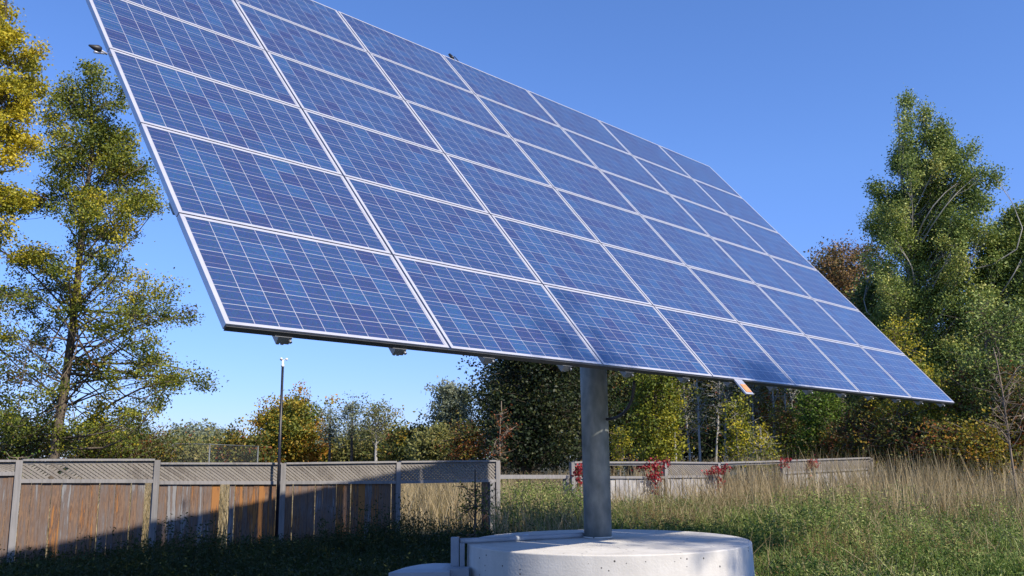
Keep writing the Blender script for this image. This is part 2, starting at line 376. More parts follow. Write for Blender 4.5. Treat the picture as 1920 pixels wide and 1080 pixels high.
# ------------------------------------------------------------------ pedestal
PC = np.array([1.03, 10.28]); PRAD = 1.55
prof = [(PRAD + .03, 0), (PRAD + .012, .4), (PRAD, PZ - .012), (PRAD - .004, PZ - .004), (PRAD - .014, PZ), (PRAD * .6, PZ), (.001, PZ + .001)]
r = MB(); n = 400; vv = []
for rad_, z in prof:
    for k in range(n): vv.append((PC[0] + rad_ * math.cos(2 * math.pi * k / n), PC[1] + rad_ * math.sin(2 * math.pi * k / n), z))
fc = [(i * n + k, i * n + (k + 1) % n, (i + 1) * n + (k + 1) % n, (i + 1) * n + k) for i in range(len(prof) - 1) for k in range(n)]
r.add(vv, fc, smooth=False)
tag(r.build('concrete_pedestal', CONC), 'round pale concrete pedestal under the solar tracker pole', 'pedestal')

# conduit across the pedestal, trunking down its left side
z0 = PZ + .012
cA = np.array([PB[0] - .17, PB[1] + .02, z0 + .02]); cB = at(872, 1034, 9.95); cB[2] = z0 + .02
con = empty('cable_conduit', cB); tag(con, 'grey conduit pipe crossing pedestal top down to a junction box on its left side', 'conduit')
cB2 = at(862, 1030, 10.0); cB2[2] = z0 + .02
r = MB(); r.tube(bez([cA, cA * .75 + cB * .25, cA * .3 + cB * .7, cB2]), .028, 12); r.build('pipe', GREYBOX, con)
mid = cA * .52 + cB2 * .48; dr = (cB2 - cA) / np.linalg.norm(cB2 - cA)
r = MB(); r.tube([mid - dr * .03, mid + dr * .03], .036, 12); r.build('coupling', ALU, con)
tx = at(857, 1040, 10.05)
r = MB(); r.box((tx[0] - .02, tx[1] - .03, PZ - .1), (1, 0, 0), (0, 1, 0), (0, 0, 1), .085, .1, .34); r.box((tx[0] + .06, tx[1] - .07, PZ - .12), (1, 0, 0), (0, 1, 0), (0, 0, 1), .05, .05, .26); r.build('trunking', GREYBOX, con)
r = MB(); bx_ = at(858, 1075, 9.75); r.box((bx_[0], bx_[1], .3), (1, 0, 0), (0, 1, 0), (0, 0, 1), .24, .2, .6); r.build('junction_box', GREYBOX, con)
settle(con)
# low vault with a shallow lid
vx = at(800, 1062, 9.75); vt = CH - 1.13
va = empty('cable_vault', (vx[0], vx[1], 0)); tag(va, 'low utility box with flat pale grey lid left of the pedestal', 'utility box')
r = MB(); r.box((vx[0] - .06, vx[1] + .1, vt / 2 - .03), (1, 0, 0), (0, 1, 0), (0, 0, 1), .56, .7, vt - .06); r.build('body', GREYBOX, va)
r = MB(); a0, a1 = vx[0] - .36, vx[0] + .26; b0, b1 = vx[1] - .28, vx[1] + .48
ol_ = [(a0, b0), (a1, b0), (a1, b1), (a0 + .4, b1), (a0 + .24, b1 - .12), (a0 + .1, b1 - .36)]; cx_, cy_ = (a0 + a1) / 2 + .04, (b0 + b1) / 2
ins = lambda p, k_: (cx_ + (p[0] - cx_) * k_, cy_ + (p[1] - cy_) * k_)
vv = [(*p, vt - .06) for p in ol_] + [(*p, vt) for p in ol_] + [(*ins(p, .7), vt + .018) for p in ol_] + [(*ins(p, .3), vt + .024) for p in ol_]
r.add(vv, [(l_ * 6 + k, l_ * 6 + (k + 1) % 6, (l_ + 1) * 6 + (k + 1) % 6, (l_ + 1) * 6 + k) for l_ in range(3) for k in range(6)] + [tuple(range(18, 24)), tuple(range(6))[::-1]])
r.build('lid', noise_mat('pale_lid', (.26, .29, .33), (.34, .37, .41), 4, .45), va)
settle(va)

# ------------------------------------------------------------------ wooden fence
FA = np.array([-7.85, 14.85]); FD = np.array([math.cos(R_(35.5)), math.sin(R_(35.5))])
def on_line(px, y=930):
    d = ray(px, y); t = d[0] / d[1]; k = (t * FA[1] - FA[0]) / (FD[0] - t * FD[1]); return FA + k * FD
def zat(px, py, Y): return float(at(px, py, Y)[2])
def fence_bay(root, P, Q, zp, zq, mp_, mq, boards=None, lattice=True, bm=BOARD, cap=.035, hole=None, lattice_tint=(.2, .8), brd=(.02, 0), mid=True):
    """P,Q ground points; zp,zq top heights; mp_,mq middle rail heights; boards = list of (from,to) fractions"""
    P = np.array([*P, 0.]); Q = np.array([*Q, 0.]); d = Q - P; L = np.linalg.norm(d); d /= L; nrm = np.array([d[1], -d[0], 0])
    def pt(s, z, off=0.): return P + d * s + nrm * off + np.array([0, 0, z])
    zt = lambda s: zp + (zq - zp) * s / L
    zm = lambda s: mp_ + (mq - mp_) * s / L
    r = MB(); r.bar(pt(.05, zt(0)), pt(L - .05, zt(L)), .12, cap, tint=.5); r.bar(pt(.05, zt(0) - cap / 2 - .03, .0), pt(L - .05, zt(L) - cap / 2 - .03, .0), .03, .05, tint=.2)
    r.build('top_rail', GREYWOOD, root)
    if mid:
        r = MB(); r.bar(pt(.05, zm(0), .0), pt(L - .05, zm(L), .0), .075, .06, tint=.4); r.build('middle_rail', GREYWOOD, root)
    if lattice:
        r = MB(); sp = .085; w = .034
        for layer, sg in ((0, 1), (1, -1)):
            k = -1.0
            while k < L + 1:
                s0_, s1_ = (k, k + .42) if sg > 0 else (k + .42, k)
                # slat running from the middle rail to the top rail, clipped to the bay
                lo, hi = .06, L - .06
                ss = [s0_, s1_]; 
                if max(ss) > lo and min(ss) < hi and not (hole and random.random() < .45 and hole[0] < k < hole[1]):
                    f0, f1 = 0., 1.
                    def cut(sv): return (sv - s0_) / (s1_ - s0_)
                    for bound in (lo, hi):
                        if min(ss) < bound < max(ss):
                            c = cut(bound)
                            if (bound == lo) == (s1_ > s0_): f0 = max(f0, c)
                            else: f1 = min(f1, c)
                    if f1 - f0 > .03:
                        sa = s0_ + (s1_ - s0_) * f0; sb = s0_ + (s1_ - s0_) * f1
                        za = zm(sa) + .03 + (zt(sa) - .06 - zm(sa)) * f0; zb = zm(sb) + .03 + (zt(sb) - .06 - zm(sb)) * f1
                        r.bar(pt(sa, za, .004 + .009 * layer), pt(sb, zb, .004 + .009 * layer), .008, w, up=(0, 0, 1), tint=random.uniform(*lattice_tint))
                k += sp
        r.build('lattice', LATT, root)
    if boards:
        r = MB()
        for a_, b_ in boards:
            s = a_ * L
            while s < b_ * L - .04:
                wd = random.choice((.09, .14, .14, .145)) + random.uniform(-.004, .004); wd = min(wd, b_ * L - s)
                zb = random.uniform(.02, .07) + brd[0]; zz = zm(s) - .032
                lean = random.uniform(-.006, .006); off = -.012 + random.uniform(-.006, .006)
                c = pt(s + wd / 2, (zb + zz) / 2, off); up = np.array([0, 0, 1.]) + d * lean
                r.box(c, d, nrm, up / np.linalg.norm(up), wd, .017, zz - zb, tint=(.95 if bm is BOARD and random.random() < .35 * (s / L) else .2 if random.random() < .12 else .5) if random.random() < .4 and bm is BOARD else random.choice((.12, .3, .36, .4, .45, .5, .55, .6, .65, .7, .78, .88)) if bm is BOARD else random.uniform(.1, .9))
                s += wd + (random.choice((.003, .004, .006, .02)) if brd[1] == 0 else random.uniform(.005, .03))
        r.build('board_panel', bm, root)
def post(root, P, h_, w=.1, m=GREYWOOD, lean=0):
    r = MB(); d = FD; r.box((P[0] + lean * h_ / 2, P[1], h_ / 2), (d[0], d[1], 0), (d[1], -d[0], 0), (0, 0, 1), w, w, h_, tint=random.uniform(.1, .5)); r.build('post', m, root)
pts = [(on_line(x)) for x in (-215, 30, 290, 528, 745, 932)]
f1 = empty('wooden_fence', (pts[2][0], pts[2][1], 0))
tag(f1, 'weathered brown board fence topped with diagonal lattice, half in shade on the left', 'fence')
tops = [(862, 862), (862, 862), (862, 869), (869, 869), (869, 866), (866, 864)]
# left/right top pixel rows for every bay and the middle rail rows
bays = [(0, 1, 865, 864, 890, 888, [(0, .97)]), (1, 2, 862.5, 862, 902, 902, [(.03, .92)]), (2, 3, 869, 869, 905, 905, [(.03, .51), (.57, .96)]),
        (3, 4, 869, 866, 905, 904, [(.03, .985)]), (4, 5, 866, 864, 904, 901, [(.84, .985)])]
bpx = (-215, 30, 290, 528, 745, 932)
for a_, b_, t0, t1, m0, m1, bd in bays:
    fence_bay(f1, pts[a_], pts[b_], zat(bpx[a_], t0, pts[a_][1]), zat(bpx[b_], t1, pts[b_][1]), zat(bpx[a_], m0, pts[a_][1]), zat(bpx[b_], m1, pts[b_][1]), bd, hole=(.05, .7) if a_ == 1 else None)
for k, P in enumerate(pts):
    post(f1, P, zat(bpx[k], (862, 862, 862, 868, 866, 863)[k], P[1]) - .005)
post(f1, pts[5] - FD * .16, zat(920, 903, pts[5][1]), .12)
settle(f1)
# right-hand fence, further back
rp = [(1072, 22.6), (1246, 24.2), (1346, 25.2), (1466, 26.6), (1632, 28.6)]
rpts = [np.array([atx(x, Y), Y]) for x, Y in rp]
f2 = empty('wooden_fence', (rpts[1][0], rpts[1][1], 0))
tag(f2, 'pale grey board fence overgrown with red creeper, behind and right of the pole', 'fence')
# low linking rail across the open gap
r = MB(); pa = np.array([pts[5][0], pts[5][1] + .05, zat(938, 894, pts[5][1])]); pb = np.array([rpts[0][0] - .1, rpts[0][1], zat(1066, 894, 22.5)])
r.bar(pa, pb, .09, .09, tint=.5); r.build('middle_rail', GREYWOOD, f2)
r = MB(); r.box((pb[0] - .06, pb[1] - .06, pb[2] / 2), (1, 0, 0), (0, 1, 0), (0, 0, 1), .15, .1, pb[2], tint=.4); r.build('post', GREYWOOD, f2)
tp = [(867, 867), (867, 868), (868, 864.5), (864, 858.5)]; md = [(895, 895), (894, 893), (888, 887), (887, 879)]
conf = [(None, [(0.02, .98)]), ([0], [(.0, .96)]), (None, None), ([0], [(.0, .97)])]
for k in range(4):
    Y0, Y1 = rp[k][1], rp[k + 1][1]
    fence_bay(f2, rpts[k], rpts[k + 1], zat(rp[k][0], tp[k][0], Y0), zat(rp[k + 1][0], tp[k][1], Y1), zat(rp[k][0], md[k][0], Y0), zat(rp[k + 1][0], md[k][1], Y1),
              conf[k][1], lattice=conf[k][0] is not None, bm=PALEBOARD, cap=.045, brd=(.3, 1), mid=k != 2, lattice_tint=(.4, .9))
for k, P in enumerate(rpts): post(f2, P, zat(rp[k][0], (866, 867, 867, 863, 858)[k], P[1]) - .01, .1)
settle(f2)

# black mast with a white wind sensor
mpos = np.array([atx(523.5, 17.02), 17.02, 0.]); mtop = zat(534, 688, 17.02)
mst = empty('weather_mast', mpos); tag(mst, 'thin black mast topped by small white wind sensor in front of fence', 'mast')
r = MB(); r.tube([mpos, mpos + [.0, 0, mtop]], [.032, .024], 12); r.build('pole', BLACKPAINT, mst)
tp3 = mpos + [0, 0, mtop]
r = MB(); r.tube([tp3, tp3 + [0, 0, .04], tp3 + [0, 0, .05], tp3 + [0, 0, .13]], [.03, .03, .018, .018], 10); r.build('sensor_body', WHITE, mst)
for k in range(3):
    a_ = 2 * math.pi * k / 3 + .25; e_ = tp3 + [.065 * math.cos(a_), .065 * math.sin(a_), .145]
    r = MB(); r.tube([tp3 + [0, 0, .135], e_], .006, 6); r.tube([e_ - [0, 0, .02], e_, e_ + [0, 0, .024]], [.01, .028, .02], 8); r.build('cup', WHITE, mst)
settle(mst)

# far chain-link fence on the left
cl = empty('chain_link_fence', (atx(300, 33), 33, 0)); tag(cl, 'thin dark chain link fence in the field behind the left fence', 'fence')
CLP = [(-160, 36), (0, 35), (165, 34), (322, 33), (392, 36), (483, 41)]
CLP3 = [np.array([atx(x, Y), Y, 0]) for x, Y in CLP]; CLZ = [zat(x, y_, Y) for (x, Y), y_ in zip(CLP, (838, 836, 834, 832, 833, 837))]
WIRE = noise_mat('fence_wire', (.1, .11, .11), (.16, .17, .17), 5, .6, .3)
for P, z in zip(CLP3, CLZ):
    r = MB(); r.tube([P, P + [0, 0, z + .03]], .03, 8); r.build('post', WIRE, cl)
for k in range(len(CLP3) - 1):
    P, Q = CLP3[k], CLP3[k + 1]; zp, zq = CLZ[k], CLZ[k + 1]; L_ = np.linalg.norm(Q - P)
    r = MB(); r.tube([P + [0, 0, zp], Q + [0, 0, zq]], .019, 6); r.build('top_rail', WIRE, cl)
    r = MB(); s = -zp
    while s < L_:
        for sg in (1, -1):
            a_, b_ = (s, s + zp) if sg > 0 else (s + zp, s)
            za, zb = .02, zp
            def lim(v): return min(max(v, 0), L_)
            a2, b2 = lim(a_), lim(b_)
            if abs(b2 - a2) > .02:
                za2 = za + (zb - za) * (a2 - a_) / (b_ - a_); zb2 = za + (zb - za) * (b2 - a_) / (b_ - a_)
                r.bar(P + (Q - P) * a2 / L_ + [0, 0, za2], P + (Q - P) * b2 / L_ + [0, 0, zb2], .004, .004)
        s += .14
    r.build('wire_mesh', WIRE, cl)
settle(cl)

# ------------------------------------------------------------------ foliage tools
def leaf_quads(C, size, flat=0.0, asp=.62, droop=.0):
    """diamond leaves at centres C"""
    n = len(C); s = size * rng.uniform(.65, 1.3, (n, 1))
    a = rng.normal(size=(n, 3)); a[:, 2] *= (1 - flat); a[:, 2] -= droop; a /= np.linalg.norm(a, axis=1, keepdims=True) + 1e-9
    b = rng.normal(size=(n, 3)); b -= a * (a * b).sum(1, keepdims=True); b /= np.linalg.norm(b, axis=1, keepdims=True) + 1e-9
    nn = np.cross(a, b)
    P = np.stack([C - a * s * .5, C + b * s * asp * .5 + nn * s * .12, C + a * s * .5, C - b * s * asp * .5 + nn * s * .12], 1).reshape(-1, 3)
    return P, np.arange(4 * n).reshape(n, 4)
def branch_mesh(segs):
    """segs: list of (points array (k,3), radii (k,)) -> 4-sided tubes"""
    V_, F_ = [], []; b0 = 0
    for pts_, rad in segs:
        k = len(pts_); d = np.gradient(pts_, axis=0); d /= np.linalg.norm(d, axis=1, keepdims=True) + 1e-9
        ref = np.array([.31, .95, .05]); a = np.cross(d, ref); a /= np.linalg.norm(a, axis=1, keepdims=True) + 1e-9; c = np.cross(d, a)
        n = 7 if rad[0] > .05 else 4
        t = 2 * np.pi * np.arange(n) / n
        ring = pts_[:, None, :] + rad[:, None, None] * (np.cos(t)[None, :, None] * a[:, None, :] + np.sin(t)[None, :, None] * c[:, None, :])
        V_.append(ring.reshape(-1, 3))
        i, j = np.meshgrid(np.arange(k - 1), np.arange(n), indexing='ij'); i = i.ravel(); j = j.ravel()
        F_.append(np.stack([b0 + i * n + j, b0 + i * n + (j + 1) % n, b0 + (i + 1) * n + (j + 1) % n, b0 + (i + 1) * n + j], 1)); b0 += k * n
    return np.concatenate(V_), np.concatenate(F_)
def curve(p0, p1, bend, k=6):
    t = np.linspace(0, 1, k)[:, None]; w = rng.normal(size=3) * bend * np.linalg.norm(p1 - p0)
    return p0 * (1 - t) + p1 * t + np.sin(np.pi * t) * w
def tree(name, label, cat, base, height, prof, leafm, barkm, nclump, nleaf, lsize, r0=.15, lean=(0, 0), clump=.45, group=None, rise=.55,
         twigs=3, depth=.85, trunk_top=.97, spread=1.0, flat=0.1, fork=None, tint=(.5, .2), shell=.55, droop=0.0, wob=.012, wexp=1.25, lowd=1.0):
    """prof: rows (height fraction, reach left, reach right) in metres as seen from the camera"""
    base = np.array([base[0], base[1], 0.]); root = empty(name, base); tag(root, label, cat, group)
    vd = base[:2] / np.linalg.norm(base[:2]); side = np.array([vd[1], -vd[0], 0]); fwd = np.array([vd[0], vd[1], 0])
    pf = np.array(prof, float)
    k = 14; t = np.linspace(0, 1, k); tr = np.zeros((k, 3)); H = height * trunk_top
    tr[:, 2] = t * H; tr += side * (lean[0] * t ** 1.3)[:, None] * 1.0 + fwd * (lean[1] * t)[:, None]
    tr[:, :2] += np.cumsum(rng.normal(size=(k, 2)) * wob * height / 3, axis=0) * t[:, None]
    rad = r0 * (1 - t) ** .8 + .012
    rad[0] *= 1.35
    segs = [(tr, rad)]
    def trunk_at(h_): 
        return np.array([np.interp(h_, tr[:, 2], tr[:, c]) for c in range(3)])
    h0 = pf[0, 0]; cent = []; 
    wgt = (pf[:, 1] + pf[:, 2]) / 2; hh = rng.choice(np.linspace(h0, pf[-1, 0], 200), nclump, p=(lambda w: w / w.sum())(np.interp(np.linspace(h0, pf[-1, 0], 200), pf[:, 0], wgt) ** wexp * (lowd + (1 - lowd) * np.linspace(0, 1, 200)) + 1e-3))
    LC = []; LT = []
    for hf in hh:
        th = rng.uniform(0, 2 * np.pi); rr = rng.uniform(0, 1) ** shell
        cs = math.cos(th)
        reach = np.interp(hf, pf[:, 0], pf[:, 2] if cs > 0 else pf[:, 1]); dep = np.interp(hf, pf[:, 0], (pf[:, 1] + pf[:, 2]) / 2) * depth
        p1 = trunk_at(hf * height) * [1, 1, 0] + [0, 0, hf * height] + side * cs * reach * rr + fwd * math.sin(th) * dep * rr
        dist = np.linalg.norm((p1 - trunk_at(hf * height))[:2])
        hb = max(h0 * height * .45, hf * height - dist * rise - .1 * height * rng.uniform(0, .6)); hb = min(hb, H * .97)
        p0 = trunk_at(hb)
        br = curve(p0, p1, .07, 6); L_ = np.linalg.norm(p1 - p0)
        r1 = min(np.interp(hb, tr[:, 2], rad) * .45, .006 + .009 * L_)
        segs.append((br, np.linspace(r1, .005, 6)))
        ct = rng.normal() * tint[1] + tint[0]
        nl = max(3, int(nleaf * rng.uniform(.5, 1.5)))
        anchors = [p1]
        for q in range(twigs):
            s = rng.uniform(.55, .95); a0 = br[0] * (1 - s) + br[-1] * s if False else np.array([np.interp(s, np.linspace(0, 1, 6), br[:, c]) for c in range(3)])
            e = a0 + rng.normal(size=3) * clump * [1, 1, .6] + [0, 0, clump * (.25 - droop)]
            segs.append((curve(a0, e, .08, 3), np.array([.008, .006, .003]) * (1 + r0 * 2))); anchors.append(e)
        an = np.array(anchors)[rng.integers(0, len(anchors), nl)]
        c = an + rng.normal(size=(nl, 3)) * clump * np.array([.42, .42, .34]) * spread
        LC.append(c); LT.append(np.clip(ct + rng.normal(size=nl) * .16, 0, 1))
    V_, F_ = branch_mesh(segs)
    fast_mesh('trunk', V_, F_, np.repeat(rng.uniform(.2, .8), len(F_)), barkm, root)
    C = np.concatenate(LC); C = C[C[:, 2] > .1]; T = np.concatenate(LT)[:len(C)]
    P, Q = leaf_quads(C, lsize, flat, droop=droop)
    fast_mesh('crown', P, Q, T, leafm, root)
    return root
def X(px, Y): return (atx(px, Y), Y)
def HZ(px, py, Y): return zat(px, py, Y)
def prof_px(rows, cx, Y, H):
    """rows (y pixel, left x pixel, right x pixel) from bottom to top -> profile"""
    out = []
    for y_, xl, xr in rows:
        c_ = cx(y_); z = zat(c_, y_, Y); Xc = atx(cx(862), Y) + (c_ - cx(862)) / F * Y
        out.append((z / H, Xc - float(at(xl, y_, Y)[0]), float(at(xr, y_, Y)[0]) - Xc))
    return out

LM = {
 'ash': leaf_mat('leaves_ash', [(0.167, 0.0718, 0.029), (0.0751, 0.104, 0.0174), (0.125, 0.16, 0.0203), (0.217, 0.239, 0.0261), (0.467, 0.383, 0.029)], .3, var=.45),
 'yellow': leaf_mat('leaves_yellow', [(0.131, 0.174, 0.0217), (0.29, 0.29, 0.029), (0.522, 0.435, 0.029), (0.638, 0.493, 0.0435)], .35),
 'poplar': leaf_mat('leaves_poplar', [ (0.0674, 0.102, 0.026), (0.118, 0.18, 0.0391), (0.203, 0.267, 0.0565), (0.336, 0.381, 0.087), (0.572, 0.509, 0.154)], .25, var=.35),
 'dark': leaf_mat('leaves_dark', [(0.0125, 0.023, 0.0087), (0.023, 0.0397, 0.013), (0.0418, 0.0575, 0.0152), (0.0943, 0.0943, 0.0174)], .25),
 'mixed': leaf_mat('leaves_mixed', [(0.232, 0.0725, 0.0217), (0.0508, 0.0725, 0.0203), (0.087, 0.109, 0.0232), (0.174, 0.174, 0.029), (0.377, 0.246, 0.029)], .3, var=.6, scale=.6),
 'orange': leaf_mat('leaves_orange', [(0.087, 0.123, 0.0203), (0.217, 0.217, 0.0261), (0.435, 0.29, 0.029), (0.522, 0.232, 0.0362)], .3, var=.8, scale=.25),
 'brown': leaf_mat('leaves_brown', [(0.087, 0.102, 0.029), (0.189, 0.131, 0.0435), (0.246, 0.131, 0.0508), (0.29, 0.189, 0.058)], .25),
 'olive': leaf_mat('leaves_olive', [(0.0943, 0.118, 0.0348), (0.151, 0.164, 0.0487), (0.226, 0.217, 0.061), (0.32, 0.254, 0.087)], .25, var=.6, scale=.2),
 'grey': leaf_mat('leaves_greygreen_haze', [(0.113, 0.145, 0.0816), (0.189, 0.217, 0.136), (0.282, 0.307, 0.217)], .25),  # grey green for far trees, paled: distance haze put into the colour
 'red': leaf_mat('leaves_red', [(.14, .012, .014), (.32, .022, .03), (.44, .06, .07)], .3, scale=3),
 'bright': leaf_mat('leaves_bright', [(0.0508, 0.102, 0.0145), (0.102, 0.174, 0.0203), (0.203, 0.275, 0.0261)], .35),
}

# ------------------------------------------------------------------ trees
def T(name, label, cat, cx, Y, ytop, rows, leafm, barkm, nclump, nleaf, lsize, lean_px=0, **kw):
    """cx: pixel column of the foot, ytop: pixel row of the top, rows: (row, left px, right px) bottom to top"""
    H = zat(cx, ytop, Y); y0 = 862
    def c_(y_):
        hf = max(0, zat(cx, y_, Y)) / H; return cx + lean_px * hf ** 1.3
    pr = prof_px(rows, c_, Y, H)
    return tree(name, label, cat, X(cx, Y), H, pr, leafm, barkm, nclump, nleaf, lsize, lean=(lean_px / F * Y, 0), **kw)

def lobe_tree(name, label, cat, cx, Y, ytop, lobes, leafm, barkm, lsize, dens=1.0, lean_px=0, r0=.2, sub=.3, rise=.35, tint=(.5, .2), back=.6, group=None, flat=.15, wob=.012, lowfrac=.12, lf=3.2, fill=.3, grow=1.0, tall=1.0):
    """a tree whose limbs each carry a lobe of foliage; lobes: (column, row, half width, half height[, fullness]) in photo pixels at depth Y"""
    H = zat(cx, ytop, Y); sc = Y / F
    base = np.array([*X(cx, Y), 0.]); root = empty(name, base); tag(root, label, cat, group)
    vd = base[:2] / np.linalg.norm(base[:2]); side = np.array([vd[1], -vd[0], 0]); fwd = np.array([vd[0], vd[1], 0])
    k = 16; t = np.linspace(0, 1, k); tr = np.zeros((k, 3)); tr[:, 2] = t * H * .97; tr += side * (lean_px * sc * t ** 1.2)[:, None]
    tr[:, :2] += np.cumsum(rng.normal(size=(k, 2)) * wob * H / 4, axis=0) * t[:, None]
    rad = r0 * (1 - t) ** .75 + .012; rad[0] *= 1.4; segs = [(tr, rad)]
    tat = lambda z: np.array([np.interp(z, tr[:, 2], tr[:, c]) for c in range(3)])
    C = []; TT = []
    lb = [(*l, 1.0) if len(l) == 4 else l for l in lobes]
    extra = []
    for i_, a_ in enumerate(lb):
        for b_ in lb[i_ + 1:]:
            dd = math.hypot(a_[0] - b_[0], a_[1] - b_[1])
            if dd < 1.35 * (a_[2] + b_[2]) / 1 and rng.uniform() < fill:
                w_ = rng.uniform(.35, .65); extra.append((a_[0] * w_ + b_[0] * (1 - w_), a_[1] * w_ + b_[1] * (1 - w_) + rng.uniform(-6, 6), (a_[2] + b_[2]) * .42, (a_[3] + b_[3]) * .42, min(a_[4], b_[4]) * .8))
    lb += extra
    for n_, (px, py, rx, ry, fu) in enumerate(lb):
        z = zat(px, py, Y); off = float((at(px, py, Y) - base - [0, 0, z]) @ side); ax = tat(min(z, H * .96))
        R = max(abs(l[0] - px) for l in lb if abs(l[1] - py) < 60) * sc * .75
        dmax = math.sqrt(max(R * R - (off - ax @ side) ** 2, 0)) * .75 + .2 * rx * sc
        deps = [rng.uniform(-1, .3) * dmax] + ([rng.uniform(.1, 1) * dmax] if rng.uniform() < back else [])
        for dp in deps:
            c = side * off + fwd * dp + np.array([0, 0, z]); rxm, rym = rx * sc * grow, ry * sc * grow
            hd = np.linalg.norm((c - ax)[:2]); hb = np.clip(z - hd * rise - rym * .8, lowfrac * H * rng.uniform(.55, 1.7), H * .95); p0 = tat(hb); L_ = np.linalg.norm(c - p0)
            r1 = min(np.interp(hb, tr[:, 2], rad) * .42, .008 + .008 * L_); limb = curve(p0, c, .13, 7); segs.append((limb, np.linspace(r1, .008, 7)))
            ct = np.clip(rng.normal(tint[0], tint[1]), 0, 1)
            ns = max(3, int(2.6 * fu * dens * (rxm * rym) / sub ** 2 * 1.6))
            for q in range(ns):
                d = rng.normal(size=3); d /= np.linalg.norm(d); d *= rng.uniform(.25, 1) ** .45
                e = c + side * d[0] * rxm + fwd * d[1] * rxm + np.array([0, 0, d[2] * rym])
                s_ = rng.uniform(.5, 1); a0 = np.array([np.interp(s_, np.linspace(0, 1, 7), limb[:, i]) for i in range(3)])
                tw = curve(a0, e, .1, 4); segs.append((tw, np.array([.011, .008, .006, .003]) * (.6 + r0)))
                nl = int(rng.uniform(.35, 1.6) * 30 * lf * (sub / lsize / 4) ** 1.5)
                p = np.stack([tw[-1] * (1 - f_) + tw[-2] * f_ for f_ in rng.uniform(-.2, 1, nl)]) + rng.normal(size=(nl, 3)) * sub * np.array([.4, .4, .3 * tall])
                C.append(p); TT.append(np.clip(ct + rng.normal() * .1 + rng.normal(size=nl) * .13, 0, 1))
    V_, F_ = branch_mesh(segs); fast_mesh('trunk', V_, F_, np.full(len(F_), rng.uniform(.2, .8)), barkm, root)
    C = np.concatenate(C); P, Q = leaf_quads(C, lsize, flat); fast_mesh('crown', P, Q, np.concatenate(TT), leafm, root)
    return root

ASH = [(170, 140, 18, 26), (172, 165, 26, 30), (212, 195, 28, 34), (130, 190, 24, 28), (102, 235, 22, 26, .8), (172, 235, 38, 34), (232, 258, 28, 30), (140, 290, 38, 32), (95, 305, 20, 24, .7), (212, 308, 36, 32), (272, 300, 20, 18), (262, 348, 36, 30),
       (180, 358, 40, 30), (112, 362, 34, 30), (300, 378, 16, 16), (58, 400, 44, 30), (228, 405, 38, 24), (140, 425, 40, 28), (188, 462, 26, 22), (60, 478, 40, 26), (108, 505, 34, 24, .7), (240, 512, 34, 18), (298, 538, 40, 20), (346, 562, 26, 13), (215, 558, 36, 20, .8),
       (376, 572, 12, 8), (280, 588, 40, 16, .8), (38, 560, 44, 30, .6), (100, 592, 30, 20, .5), (182, 610, 34, 20, .7), (248, 640, 40, 20, .7), (322, 698, 26, 13, .8), (366, 706, 26, 11, .8), (404, 712, 14, 9, .8), (288, 684, 30, 15, .7), (230, 702, 40, 20, .6),
       (168, 680, 34, 20, .5), (60, 650, 44, 24, .5), (12, 700, 40, 28, .5), (112, 728, 26, 20, .4), (60, 765, 40, 22, .5), (205, 762, 36, 18, .5), (272, 772, 30, 14, .5), (150, 792, 34, 18, .5), (306, 742, 16, 10, .5), (50, 812, 44, 18, .6), (140, 826, 34, 16, .5), (232, 806, 34, 16, .5), (290, 640, 24, 14, .5), (10, 790, 40, 24, .6), (-10, 640, 40, 30, .6), (175, 510, 22, 18, .4), (150, 560, 20, 18, .4), (128, 545, 22, 18, .5), (-60, 450, 50, 50), (-70, 600, 50, 50, .6)]
YEL = [(6, 24, 22, 34), (-20, 60, 50, 40), (38, 112, 38, 26), (72, 92, 16, 14), (14, 185, 44, 34), (62, 185, 20, 18), (58, 250, 26, 22), (12, 295, 40, 34), (36, 365, 36, 26), (2, 425, 30, 26), (74, 148, 14, 12), (-60, 130, 50, 50), (-60, 250, 60, 60), (-60, 380, 60, 50), (-50, -20, 50, 40)]
POP = [(1701, 192, 5, 14), (1701, 225, 11, 24), (1736, 222, 7, 18), (1698, 262, 16, 26), (1733, 258, 15, 26), (1766, 244, 7, 16), (1770, 280, 17, 24), (1678, 300, 14, 26), (1714, 312, 24, 30), (1755, 326, 26, 30), (1798, 305, 12, 20), (1822, 300, 6, 16), (1803, 350, 22, 28), (1838, 342, 9, 14),
       (1858, 352, 6, 10), (1832, 392, 20, 26), (1640, 340, 14, 14), (1662, 368, 22, 24), (1702, 375, 28, 30), (1750, 398, 32, 32), (1640, 415, 22, 22), (1792, 440, 30, 30), (1842, 448, 18, 22), (1684, 445, 30, 28), (1630, 478, 16, 16), (1735, 478, 32, 30), (1655, 508, 30, 22),
       (1784, 510, 32, 28), (1842, 520, 26, 24), (1702, 556, 34, 28), (1755, 570, 32, 28), (1812, 582, 32, 28), (1664, 585, 28, 24), (1722, 630, 34, 28), (1792, 642, 34, 28), (1690, 690, 32, 26), (1762, 702, 34, 28), (1824, 692, 30, 26), (1730, 755, 34, 24), (1800, 762, 34, 24)]
POP2 = [(1850, 500, 22, 24), (1845, 570, 26, 26), (1888, 470, 20, 22), (1925, 412, 14, 14), (1945, 440, 20, 24), (1840, 620, 28, 26), (1940, 520, 26, 30), (1930, 610, 28, 30), (1892, 412, 12, 14), (1915, 430, 18, 20), (1880, 445, 20, 22), (1862, 470, 14, 18), (1905, 490, 28, 28), (1868, 530, 24, 26), (1915, 560, 30, 30), (1870, 600, 30, 28), (1850, 650, 26, 26), (1910, 650, 34, 30), (1880, 710, 34, 30), (1940, 730, 30, 30), (1960, 480, 30, 40), (1970, 600, 30, 40)]
